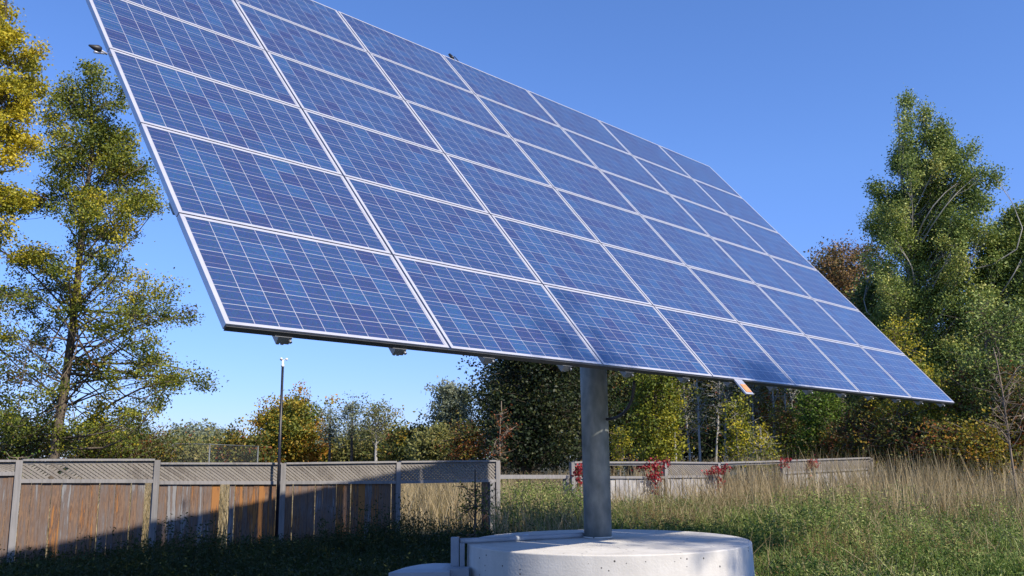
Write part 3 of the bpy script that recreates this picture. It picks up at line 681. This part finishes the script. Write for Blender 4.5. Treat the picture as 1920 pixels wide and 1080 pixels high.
lobe_tree('ash_tree', 'tall open green and russet tree with dark leaning trunk beyond left fence', 'tree', 96, 23.5, 118, ASH, LM['ash'], BARK, .072, dens=1.25, lean_px=52, r0=.135, sub=.32, lf=2.5, rise=.55, lowfrac=.27, tint=(.62, .13), back=.5, wob=.03, fill=.42, grow=1.2)
lobe_tree('yellow_ash_tree', 'bright yellow green tree cut by left picture edge, in front of the ash', 'tree', -75, 20.5, -70, YEL, LM['yellow'], BARK, .075, dens=1.3, fill=.5, r0=.15, sub=.3, lf=3.2, rise=.8, tint=(.55, .13), back=.7, wob=.02)
lobe_tree('poplar_tree', 'tallest green poplar with pointed top, right of the array', 'tree', 1738, 34, 178, POP, LM['poplar'], BARKPALE, .09, dens=1.35, lean_px=12, lf=3.6, fill=.85, r0=.13, sub=.4, rise=1.1, lowfrac=.2, tint=(.52, .12), back=.98, tall=1.5, grow=1.05)
lobe_tree('poplar_tree', 'shorter poplar at right picture edge beside the tallest poplar', 'tree', 1890, 33, 402, POP2, LM['poplar'], BARKPALE, .09, dens=1.35, lf=3.2, fill=.8, r0=.14, sub=.4, rise=1.3, tint=(.45, .1), back=.95, tall=1.5, grow=1.1)
LB = [(-60, 25, 700, 'tangled brown green thicket at left picture edge above fence', 130, 'mixed'), (60, 27, 790, 'low russet bush around foot of the dark leaning trunk', 90, 'mixed'),
      (175, 29, 778, 'brown green bush just right of the dark leaning trunk', 90, 'ash'), (265, 31, 796, 'small yellowing bush at the right end of the left thicket', 80, 'mixed')]
for cx, Y, yt, lab, w, mk in LB:
    T('thicket_bush', lab, 'bush', cx, Y, yt, [(868, cx - w * .7, cx + w * .7), (840, cx - w, cx + w), ((yt + 860) / 2, cx - w * .9, cx + w * .9), (yt + 12, cx - w * .5, cx + w * .5)],
      LM[mk], TWIG, 60, 110, .085, r0=.05, clump=.4, rise=.8, twigs=3, group='thicket behind the left fence')
T('seedling_bush', 'tiny bright green shoot peeking over left end of lattice', 'bush', 38, 15.6, 852, [(900, 20, 55), (870, 8, 66), (856, 22, 56)], LM['bright'], TWIG, 14, 16, .05, r0=.012, clump=.1, rise=.8)

# far background, left of the pole
hz = [ # cx, Y, ytop, halfwidth, mat, bark, label, name
 (200, 120, 822, 40, 'olive', 'distant low olive treetop behind the ash trunk'),
 (300, 150, 812, 42, 'grey', 'distant dull tree left of the rounded dark treetop on horizon'),
 (352, 170, 795, 24, 'grey', 'distant rounded dark green treetop, highest above chain link fence'),
 (383, 165, 802, 22, 'grey', 'distant second dark green treetop just right of the rounded one'),
 (330, 75, 822, 48, 'olive', 'pale green bush behind the corner of chain link fence'),
 (405, 85, 815, 36, 'olive', 'light olive bush right of the chain link fence post'),
 (455, 80, 817, 36, 'mixed', 'reddish green bush left of the yellow orange maple'),
 (640, 95, 826, 36, 'olive', 'olive bush at right foot of yellow orange maple'),
 (680, 90, 812, 38, 'olive', 'olive scrub below the slender pine-like tree'),
 (730, 85, 806, 40, 'olive', 'yellow olive scrub beneath spreading pale tree'),
 (775, 75, 796, 40, 'mixed', 'russet topped scrub in the middle of background hedge'),
 (822, 66, 795, 36, 'olive', 'brownish scrub below the grey green tree'),
]
for cx, Y, yt, w, mk, lab in hz:
    yt += 9 if cx > 500 else 16
    T('distant_tree' if Y > 100 else 'scrub_bush', lab, 'tree' if Y > 100 else 'bush', cx, Y, yt, [(866, cx - w * .8, cx + w * .8), (845, cx - w, cx + w), ((yt + 862) / 2, cx - w, cx + w), (yt + 8, cx - w * .55, cx + w * .55), (yt + 2, cx - w * .25, cx + w * .25)],
      LM[mk], TWIG, 90, 110, .0034 * Y, r0=.12, clump=.011 * Y, rise=.6, twigs=3, group='trees and scrub on the horizon')
T('maple_tree', 'rounded yellow and orange maple right behind the black mast', 'tree', 545, 88, 754,
  [(862, 500, 600), (840, 478, 612), (800, 484, 610), (780, 492, 604), (765, 508, 590), (757, 525, 565)], LM['orange'], BARK, 130, 230, .27, r0=.25, clump=.95, rise=.6, group=None, twigs=4, tint=(.5, .25))
T('slender_tree', 'thin sparse grey tree just right of the yellow orange maple', 'tree', 618, 84, 768, [(830, 608, 628), (800, 603, 640), (780, 606, 634), (770, 612, 624)], LM['grey'], BARK, 40, 30, .2, r0=.16, clump=.6, rise=.8)
T('slender_tree', 'tall slender tree with small dark topknot above background scrub', 'tree', 659, 82, 747, [(815, 645, 668), (790, 650, 668), (768, 645, 674), (752, 650, 668)], LM['grey'], BARK, 44, 34, .2, r0=.17, clump=.55, rise=.7)
T('spreading_tree', 'airy spreading light green tree right of the slender topknot tree', 'tree', 704, 80, 761, [(825, 690, 720), (800, 678, 736), (780, 673, 746), (768, 680, 744), (763, 690, 730)], LM['olive'], BARKPALE, 60, 40, .2, r0=.17, clump=.65, rise=1.0)
T('grey_tree', 'hazy grey green rounded tree left of the dark wood', 'tree', 852, 72, 713, [(820, 845, 862), (790, 838, 868), (750, 836, 869), (732, 840, 866), (724, 848, 860)], LM['grey'], BARK, 70, 150, .22, r0=.25, clump=.7, rise=.6)

# dark wood behind the pole
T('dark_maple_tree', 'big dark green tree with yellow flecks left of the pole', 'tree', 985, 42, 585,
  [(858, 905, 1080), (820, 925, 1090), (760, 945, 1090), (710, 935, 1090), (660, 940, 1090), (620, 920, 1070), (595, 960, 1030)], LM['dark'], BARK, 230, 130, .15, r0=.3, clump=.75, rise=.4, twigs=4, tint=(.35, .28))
T('red_leaf_sapling', 'thin sapling with reddish leaves in front of the dark wood', 'tree', 937, 24, 745, [(860, 915, 965), (835, 905, 965), (800, 922, 955), (760, 930, 945)], LM['mixed'], TWIG, 18, 22, .07, r0=.012, clump=.16, rise=.9, tint=(.2, .2))
T('sumac_bush', 'orange tipped bush at the left edge of dark wood', 'bush', 872, 50, 782, [(864, 850, 915), (845, 845, 920), (820, 848, 915), (802, 862, 900)], LM['mixed'], TWIG, 80, 80, .13, r0=.06, clump=.5, rise=.8, tint=(.35, .3))
wood_list = [ # cx, Y, ytop, halfwidth, mat, label
 (945, 56, 700, 30, 'dark', 'dark tree at left edge of the wood, grey sky gaps in its crown'),
 (1090, 47, 560, 75, 'dark', 'dark wood tree directly behind the pole'),
 (1180, 52, 560, 70, 'mixed', 'dark reddish wood tree just right of the pole'),
 (1275, 50, 590, 70, 'dark', 'dark wood tree behind the yellow creeper-clad tree'),
 (1345, 55, 560, 62, 'dark', 'dark wood tree between the creeper-clad tree and orange sensor plate'),
 (1425, 53, 560, 66, 'mixed', 'russet wood tree behind the pale thin trunks'),
 (1500, 55, 530, 70, 'dark', 'dark wood tree left of the bright green bush'),
 (1580, 52, 470, 70, 'dark', 'dark wood tree behind the brown-crowned tree'),
]
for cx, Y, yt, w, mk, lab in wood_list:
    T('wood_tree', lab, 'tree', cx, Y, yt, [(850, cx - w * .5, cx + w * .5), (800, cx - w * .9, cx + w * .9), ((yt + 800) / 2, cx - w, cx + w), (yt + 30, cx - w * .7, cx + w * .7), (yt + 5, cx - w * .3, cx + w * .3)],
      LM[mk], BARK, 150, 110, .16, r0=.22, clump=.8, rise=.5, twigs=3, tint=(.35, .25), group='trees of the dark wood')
# deeper rows closing the wood off
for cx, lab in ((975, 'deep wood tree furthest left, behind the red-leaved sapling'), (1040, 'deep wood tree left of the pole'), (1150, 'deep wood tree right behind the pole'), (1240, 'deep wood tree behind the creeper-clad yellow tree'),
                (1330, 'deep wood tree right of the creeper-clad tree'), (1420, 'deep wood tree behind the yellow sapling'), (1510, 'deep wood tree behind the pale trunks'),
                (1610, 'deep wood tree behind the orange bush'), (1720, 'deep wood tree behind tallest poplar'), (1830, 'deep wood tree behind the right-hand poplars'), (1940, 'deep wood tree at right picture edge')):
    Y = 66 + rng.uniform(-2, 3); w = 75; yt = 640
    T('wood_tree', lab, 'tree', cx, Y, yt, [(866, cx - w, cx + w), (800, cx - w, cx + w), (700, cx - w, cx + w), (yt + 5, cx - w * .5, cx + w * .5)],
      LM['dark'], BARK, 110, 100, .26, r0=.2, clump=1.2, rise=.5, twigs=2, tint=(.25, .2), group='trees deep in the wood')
T('creeper_clad_tree', 'sunlit yellow green column of leaves right of the pole', 'tree', 1232, 33, 640,
  [(860, 1198, 1272), (820, 1194, 1268), (780, 1190, 1272), (730, 1192, 1282), (690, 1186, 1290), (650, 1205, 1270)], LM['yellow'], BARK, 150, 100, .1, r0=.14, clump=.34, rise=.5, twigs=3, tint=(.22, .22), shell=.4)
T('creeper_bush', 'small yellow green leafy spray low beside the pole, right side', 'bush', 1163, 36, 800, [(862, 1150, 1180), (835, 1145, 1185), (808, 1150, 1178)], LM['yellow'], TWIG, 26, 46, .09, r0=.04, clump=.25, rise=.8, tint=(.3, .2))
T('yellow_sapling', 'slim yellow green sapling below the orange sensor plate', 'tree', 1385, 34, 742, [(858, 1365, 1405), (820, 1368, 1406), (780, 1372, 1400), (750, 1380, 1392)], LM['yellow'], BARKPALE, 55, 42, .1, r0=.05, clump=.3, rise=.8, tint=(.25, .2))
T('yellow_sapling', 'wide low yellow sapling just left of the pale thin trunks', 'tree', 1428, 32.5, 795, [(872, 1405, 1452), (845, 1395, 1460), (815, 1405, 1448), (800, 1420, 1440)], LM['yellow'], BARKPALE, 40, 34, .1, r0=.04, clump=.28, rise=.8, tint=(.4, .2))
# thin pale trunks
trunks = [(1295, 43, 700), (1312, 41, 680), (1357, 40, 690), (1405, 40, 700), (1415, 39, 660), (1452, 38, 650), (1478, 38, 650), (1500, 42, 690), (1340, 44, 690), (1268, 45, 700)]
ol = ['right edge of the creeper-clad tree', 'just right of the creeper-clad tree', 'left of the slim yellow sapling', 'just right of the slim yellow sapling', 'between the two yellow saplings',
      'right of the low yellow sapling', 'left of the green bush, nearest the sapling group', 'furthest right, beside the green bush', 'in the dark gap left of the orange plate', 'behind the creeper-clad tree']
for (cx, Y, yt), wh in zip(trunks, ol):
    T('thin_tree', 'slender pale trunk with few leaves, ' + wh, 'tree', cx, Y, yt, [(820, cx - 8, cx + 8), (740, cx - 22, cx + 22), (yt + 20, cx - 20, cx + 20)], LM['mixed'], BARKPALE, 26, 16, .12, lean_px=rng.uniform(-10, 14), r0=.06, clump=.35, rise=.9, tint=(.5, .2), group='thin pale trunks in front of the wood')
T('green_bush', 'bright green leafy bush under right part of the array', 'bush', 1542, 34, 722, [(862, 1520, 1575), (820, 1505, 1585), (770, 1508, 1580), (735, 1520, 1565)], LM['bright'], TWIG, 120, 75, .1, r0=.08, clump=.35, rise=.7, tint=(.45, .25))
T('mixed_bush', 'brownish green bush between pale trunks and the green bush', 'bush', 1485, 36, 760, [(862, 1460, 1515), (830, 1455, 1518), (790, 1462, 1512), (768, 1475, 1500)], LM['ash'], TWIG, 90, 60, .1, r0=.05, clump=.35, rise=.7, tint=(.45, .25))
# right-hand mass
T('brown_tree', 'rusty brown tree rising left of the tall poplar', 'tree', 1585, 47, 456, [(640, 1510, 1660), (580, 1505, 1650), (520, 1510, 1645), (480, 1530, 1632), (460, 1570, 1622)], LM['brown'], BARK, 170, 90, .14, r0=.2, clump=.6, rise=.6, tint=(.5, .25))
T('poplar_tree', 'lower dark green poplar touching the edge of the array', 'tree', 1665, 37, 520, [(800, 1600, 1740), (720, 1600, 1740), (640, 1595, 1740), (570, 1610, 1720), (530, 1640, 1690)],
  LM['poplar'], BARKPALE, 190, 190, .12, r0=.16, clump=.5, rise=.7, twigs=3, tint=(.3, .22), droop=-.3)
rb = [(1700, 30, 600, 48, 'yellow', 90, 'yellowing shrub along the right edge of array'), (1625, 31, 745, 52, 'mixed', 85, 'russet shrub below the array corner'), (1690, 29, 770, 50, 'mixed', 85, 'dark orange red shrub beneath the array tip'),
      (1755, 29, 690, 44, 'yellow', 85, 'tall yellow green shrub right of the array tip'), (1815, 28, 700, 52, 'ash', 100, 'mid green shrub behind the bare sapling, left side'), (1880, 27, 560, 56, 'poplar', 130, 'broad green shrub behind the bare sapling'),
      (1840, 26, 790, 50, 'orange', 70, 'low orange shrub at foot of the right-hand shrubs'), (1930, 26, 700, 50, 'mixed', 100, 'shrub with reddish leaves cut by right picture edge'), (1770, 27, 800, 46, 'mixed', 70, 'low reddish shrub above the tall dry grass'),
      (1575, 33, 800, 42, 'mixed', 60, 'low brown red shrub right of the bright green bush')]
for cx, Y, yt, w, mk, nc, lab in rb:
    T('shrub', lab, 'shrub', cx, Y, yt, [(868, cx - w * .7, cx + w * .7), (840, cx - w, cx + w), ((yt + 850) / 2, cx - w, cx + w), (yt + 20, cx - w * .6, cx + w * .6), (yt + 4, cx - w * .3, cx + w * .3)],
      LM[mk], TWIG, nc, 75, .09, r0=.06, clump=.36, rise=.7, twigs=3, tint=(.42, .26), group='autumn shrubs below the poplars')
T('bare_sapling', 'thin bare grey sapling with forked twigs near right edge', 'tree', 1902, 21, 640, [(830, 1880, 1925), (760, 1850, 1940), (690, 1860, 1935), (650, 1885, 1912)], LM['mixed'], TWIG, 22, 3, .05, lean_px=-14, r0=.018, clump=.25, rise=1.2)
T('bare_bush', 'small dark twiggy bush in the open gap of left fence', 'bush', 890, 16.0, 875, [(1000, 880, 900), (940, 868, 925), (900, 862, 925)], LM['ash'], BARK, 16, 22, .05, r0=.018, clump=.15, rise=.9)

# red creeper on the right fence and its first post
def creeper(label, spots, Y, n, px_rad=1.0):
    c0_ = at(*spots[0][:2], Y); root_off = np.array([c0_[0], c0_[1], 0]); root = empty('creeper', (c0_[0], c0_[1], 0)); tag(root, label, 'creeper', 'red creepers on the right fence')
    C = []; segs = []
    foot = np.array([c0_[0], c0_[1] - .08, .05])
    for x_, y_, rx, ry, k in spots:
        c = at(x_, y_, Y); c = c + [0, -.1, 0]
        segs.append((curve(foot - root_off, c - root_off, .06, 6), np.linspace(.016, .008, 6)))
        q = rng.normal(size=(k, 3)) * [rx / F * Y * .55, .09, ry / F * Y * .55] + c
        q[:, 1] -= np.abs(rng.normal(size=k)) * .05; C.append(q - root_off)
    v_, f_ = branch_mesh(segs); fast_mesh('stem', v_, f_, np.full(len(f_), .4), BARK, root)
    C = np.concatenate(C); P, Q = leaf_quads(C, .07, .1, .8); fast_mesh('leaves', P, Q, rng.uniform(0, 1, len(C)), LM['red'], root)
creeper('crimson creeper hanging thickly left of the lattice panel', [(1228, 872, 14, 9, 90), (1226, 893, 12, 13, 150), (1205, 876, 18, 6, 60), (1244, 868, 12, 7, 50), (1228, 918, 6, 14, 30)], 23.9, 0)
creeper('crimson creeper on fence post at the right end of lattice panel', [(1345, 882, 14, 8, 110), (1346, 905, 8, 14, 70), (1330, 886, 14, 5, 40), (1360, 876, 10, 6, 40)], 25.0, 0)
creeper('small red creeper at left end of the far lattice panel', [(1468, 868, 8, 8, 50), (1474, 862, 12, 5, 26)], 26.3, 0)
creeper('red creeper hanging mid way along the far lattice panel', [(1522, 868, 10, 8, 80), (1516, 876, 6, 9, 36)], 27.2, 0)
creeper('dark red creeper wrapping the post just left of the pole', [(1086, 880, 6, 10, 60), (1085, 905, 5, 12, 60), (1078, 888, 6, 5, 20)], 22.3, 0)

# ------------------------------------------------------------------ grass and weeds
def grass_mat(name, stops, trans=.3):
    return leaf_mat(name, stops, trans, .6, .5, .35)
GM = {'tan': grass_mat('dry_grass', [(.14, .12, .04), (.3, .22, .11), (.42, .33, .18), (.55, .45, .27)]),
      'green': grass_mat('green_weeds', [(.02, .05, .009), (.055, .115, .018), (.115, .185, .032), (.22, .28, .055), (.42, .44, .16)]),
      'rust': grass_mat('rusty_weeds', [(.15, .08, .035), (.25, .15, .06), (.2, .17, .07)]),
      'shade': grass_mat('shaded_weeds', [(.02, .04, .01), (.035, .055, .014), (.055, .07, .018)])}  # darker copy of the weed greens, shade put into the colour
def blades(P, hgt, wid, bend):
    """P (n,2) feet; three-point blades, two quads each"""
    n = len(P); hgt = hgt * rng.uniform(.55, 1.2, n); an = rng.uniform(0, 2 * np.pi, n)
    d = np.stack([np.cos(an), np.sin(an), np.zeros(n)], 1); an2 = rng.uniform(0, 2 * np.pi, n); l = np.stack([np.cos(an2), np.sin(an2), np.zeros(n)], 1) * (bend * hgt * rng.uniform(.1, 1, n))[:, None]
    B = np.concatenate([P, np.zeros((n, 1))], 1); Mi = B + l * .3; Mi[:, 2] = hgt * .55; Tp = B + l; Tp[:, 2] = hgt
    w = (wid * rng.uniform(.6, 1.3, n))[:, None] / 2
    V_ = np.stack([B - d * w, B + d * w, Mi - d * w * .9, Mi + d * w * .9, Tp - d * w * .25, Tp + d * w * .25], 1).reshape(-1, 3)
    i = np.arange(n)[:, None] * 6
    F_ = np.concatenate([i + [0, 1, 3, 2], i + [2, 3, 5, 4]], 0)
    return V_, F_
def weeds(P, hgt, nl, ls, lw=.3):
    """leafy stems: each a thin blade plus leaves up its length, bushier towards the top"""
    n = len(P); H = hgt * rng.uniform(.6, 1.15, n)
    V1, F1 = blades(P, 1.0, .008, .12); V1 = V1.reshape(n, 6, 3); V1[:, :, 2] *= (H / np.maximum(V1[:, 4, 2], .01))[:, None]; top = V1[:, 4].copy(); bot = V1[:, 0].copy(); V1 = V1.reshape(-1, 3)
    t = rng.uniform(.15, 1.05, (n, nl, 1)) ** .8
    C = bot[:, None] * (1 - t) + top[:, None] * t + rng.normal(size=(n, nl, 3)) * [.07, .07, .03]
    C = C.reshape(-1, 3); C[:, 2] = np.maximum(C[:, 2], .02)
    V2, F2 = leaf_quads(C, ls, .2, lw)
    return np.concatenate([V1, V2]), np.concatenate([F1, F2 + len(V1)]), n, C
def field(n, y0, y1, x0, x1, keep):
    """random feet between depth y0..y1 and picture columns x0..x1"""
    Y = np.sqrt(rng.uniform(y0 ** 2, y1 ** 2, n)); px = rng.uniform(x0, x1, n)
    # world x from column at ground level
    t = (px - 960) / F / .982 * 1.0
    P = np.stack([t * Y, Y], 1)
    # clumpiness
    ph = np.sin(P[:, 0] * 2.1 + np.sin(P[:, 1] * 1.3) * 2) * np.sin(P[:, 1] * 1.7 + np.cos(P[:, 0] * 1.1) * 2)
    k = rng.uniform(0, 1, n) < (.55 + .45 * ph)
    k &= np.hypot(P[:, 0] - PC[0], P[:, 1] - PC[1]) > PRAD + .1
    k &= ~((np.abs(P[:, 0] - vx[0]) < .45) & (np.abs(P[:, 1] - vx[1]) < .6))
    P = P[k]; px = px[k]
    k = keep(P, px); return P[k], px[k]
def fence_side(P):
    """>0 beyond the left fence line"""
    return (P[:, 0] - FA[0]) * (-FD[1]) + (P[:, 1] - FA[1]) * FD[0]
def stuff(name, label, V_, F_, T_, m):
    o = fast_mesh(name, V_, F_, T_, m); tag(o, label, 'grass', kind='stuff'); return o
def do_blades(name, label, n, y0, y1, x0, x1, hgt, wid, bend, m, keep=lambda P, px: np.ones(len(P), bool)):
    P, px = field(n, y0, y1, x0, x1, keep); hh = hgt(P, px) if callable(hgt) else np.full(len(P), hgt)
    V_, F_ = blades(P, hh, wid, bend); t_ = np.clip(rng.normal(.5, .3, len(P)), 0, 1)
    return stuff(name, label, V_, F_, np.concatenate([t_, t_]), m)
def do_weeds(name, label, n, y0, y1, x0, x1, hgt, nl, ls, m, keep=lambda P, px: np.ones(len(P), bool), lw=.3, mean=.5):
    P, px = field(n, y0, y1, x0, x1, keep); hh = hgt(P, px) if callable(hgt) else np.full(len(P), hgt)
    V_, F_, k, C = weeds(P, hh, nl, ls, lw); base_t = np.clip(rng.normal(mean, .26, k), 0, 1)
    T_ = np.concatenate([base_t, base_t, np.clip(np.repeat(base_t, nl) + rng.normal(size=k * nl) * .15, 0, 1)])
    return stuff(name, label, V_, F_, T_, m)
near = lambda P, px: (fence_side(P) < -.15) | (px > 960)
beyond = lambda P, px: (fence_side(P) > .3) & (px < 1080)
hump = lambda a, b: (lambda P, px: a + b * (.5 + .5 * np.sin(P[:, 0] * 1.3 + 1) * np.cos(P[:, 1] * .9)))
# shaded side, left
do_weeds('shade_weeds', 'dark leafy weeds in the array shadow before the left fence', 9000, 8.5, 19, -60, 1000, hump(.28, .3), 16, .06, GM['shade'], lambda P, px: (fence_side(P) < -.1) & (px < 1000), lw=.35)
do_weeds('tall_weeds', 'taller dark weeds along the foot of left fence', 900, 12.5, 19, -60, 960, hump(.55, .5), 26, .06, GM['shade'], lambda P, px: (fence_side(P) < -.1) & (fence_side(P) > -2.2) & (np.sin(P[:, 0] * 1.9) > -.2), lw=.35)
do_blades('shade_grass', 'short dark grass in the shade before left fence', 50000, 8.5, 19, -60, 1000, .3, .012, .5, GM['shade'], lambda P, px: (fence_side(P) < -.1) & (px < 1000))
# meadow beyond the left fence
do_blades('dry_meadow', 'tall tan dry grass seen through the gap in left fence', 70000, 17, 60, -60, 1090, 1.02, .014, .6, GM['tan'], beyond)
do_weeds('meadow_weeds', 'green and yellow weeds in the gap beside the pole', 2000, 17, 27, 900, 1100, hump(.75, .4), 26, .065, GM['green'], lambda P, px: px > 925, mean=.6)
# right meadow
patch = lambda P, a, b, c: np.sin(P[:, 0] * a + c) * np.sin(P[:, 1] * b + c * 1.7) + .5 * np.sin(P[:, 0] * a * 2.7 + P[:, 1] * b * 1.9 + c)
rnd = lambda P: rng.uniform(-.5, .5, len(P))
rise_ = lambda P, px: np.clip((P[:, 1] - 9) / 12, 0, 1)
do_weeds('green_weeds', 'green leafy weeds in the foreground right of the pedestal', 17000, 8.8, 23, 1000, 1980, lambda P, px: .28 + .26 * rise_(P, px) + .24 * patch(P, 1.4, 1.1, .4), 22, .052, GM['green'], mean=.5)
do_blades('gap_grass', 'straw and green grass mixed in the gap between fences', 9000, 16, 27, 915, 1110, lambda P, px: .85 + .15 * patch(P, 1.5, 1.2, 2), .012, .6, GM['tan'], lambda P, px: px > 925)
do_blades('green_grass', 'green grass between the weeds on the right', 90000, 8.8, 26, 1000, 1980, lambda P, px: .34 + .28 * rise_(P, px) + .1 * patch(P, 1.9, 1.5, 2), .011, .9, GM['green'])
do_blades('straw_grass', 'loose straw blades mixed through the green weeds on the right', 20000, 9, 24, 1000, 1980, lambda P, px: .42 + .5 * rise_(P, px) + .1 * patch(P, 1.3, 1.2, 1), .008, .95, GM['tan'], lambda P, px: patch(P, .9, .8, 1.2) + rnd(P) + (P[:, 1] - 15) * .12 > .2)
do_blades('dry_grass', 'tall straw coloured grass on the right before the shrubs', 42000, 15.0, 30, 1100, 1980, lambda P, px: np.clip(.5 + (P[:, 1] - 15) * .085 + (px - 1500) * .0004 + .12 * patch(P, 1.2, .9, 3), .3, 1.45), .012, .5, GM['tan'],
          lambda P, px: rng.uniform(0, 1, len(P)) < np.clip((P[:, 1] - 14 + (px - 1350) * .006) / 9, 0.04, 1) * np.clip(.75 + .5 * patch(P, 1.5, 1.1, 5), .2, 1))
do_weeds('rusty_weeds', 'rust brown seed heads scattered in right meadow', 4200, 10.5, 21, 1150, 1980, lambda P, px: .45 + .45 * rise_(P, px), 28, .035, GM['rust'], lambda P, px: patch(P, 1.1, .8, 2) + .3 * rnd(P) > .35, mean=.5)
do_weeds('fence_weeds', 'yellow green goldenrod in front of the right fence', 6000, 14, 24.0, 1130, 1900, lambda P, px: .5 + .35 * np.clip((px - 1330) / 150, 0, 1) + .13 * patch(P, 1.7, 1.3, 1), 26, .06, GM['green'], lambda P, px: rng.uniform(0, 1, len(P)) < np.clip((1780 - px + 90 * patch(P, 1.1, .9, 2)) / 330, .08, 1), mean=.66)

# ------------------------------------------------------------------ trees behind the viewer whose tops dapple the pedestal and the lower edge of the array
for u_, hgt_, lab, nc in ((8.75, 15.0, 'slim tall tree behind the viewer, shading the right of the pedestal', 140), (5.4, 15.1, 'slim tall tree behind the viewer, its tip shading the lower left panels', 100)):
    hb_ = U[:2] * u_ + np.array([h[0], h[1]]) * 9.0
    tree('shade_tree', lab, 'tree', hb_, hgt_, [(.3, .9, .9), (.7, .9, .9), (.88, .7, .7), (1.0, .3, .3)], LM['poplar'], BARKPALE, nc, 80, .12, r0=.14, clump=.3, rise=.8, group=None)

do_blades('reed_stalks', 'scattered tall pale stalks standing above the dry grass on the right', 2600, 18.5, 30, 1380, 1990, 1.62, .012, .3, GM['tan'])
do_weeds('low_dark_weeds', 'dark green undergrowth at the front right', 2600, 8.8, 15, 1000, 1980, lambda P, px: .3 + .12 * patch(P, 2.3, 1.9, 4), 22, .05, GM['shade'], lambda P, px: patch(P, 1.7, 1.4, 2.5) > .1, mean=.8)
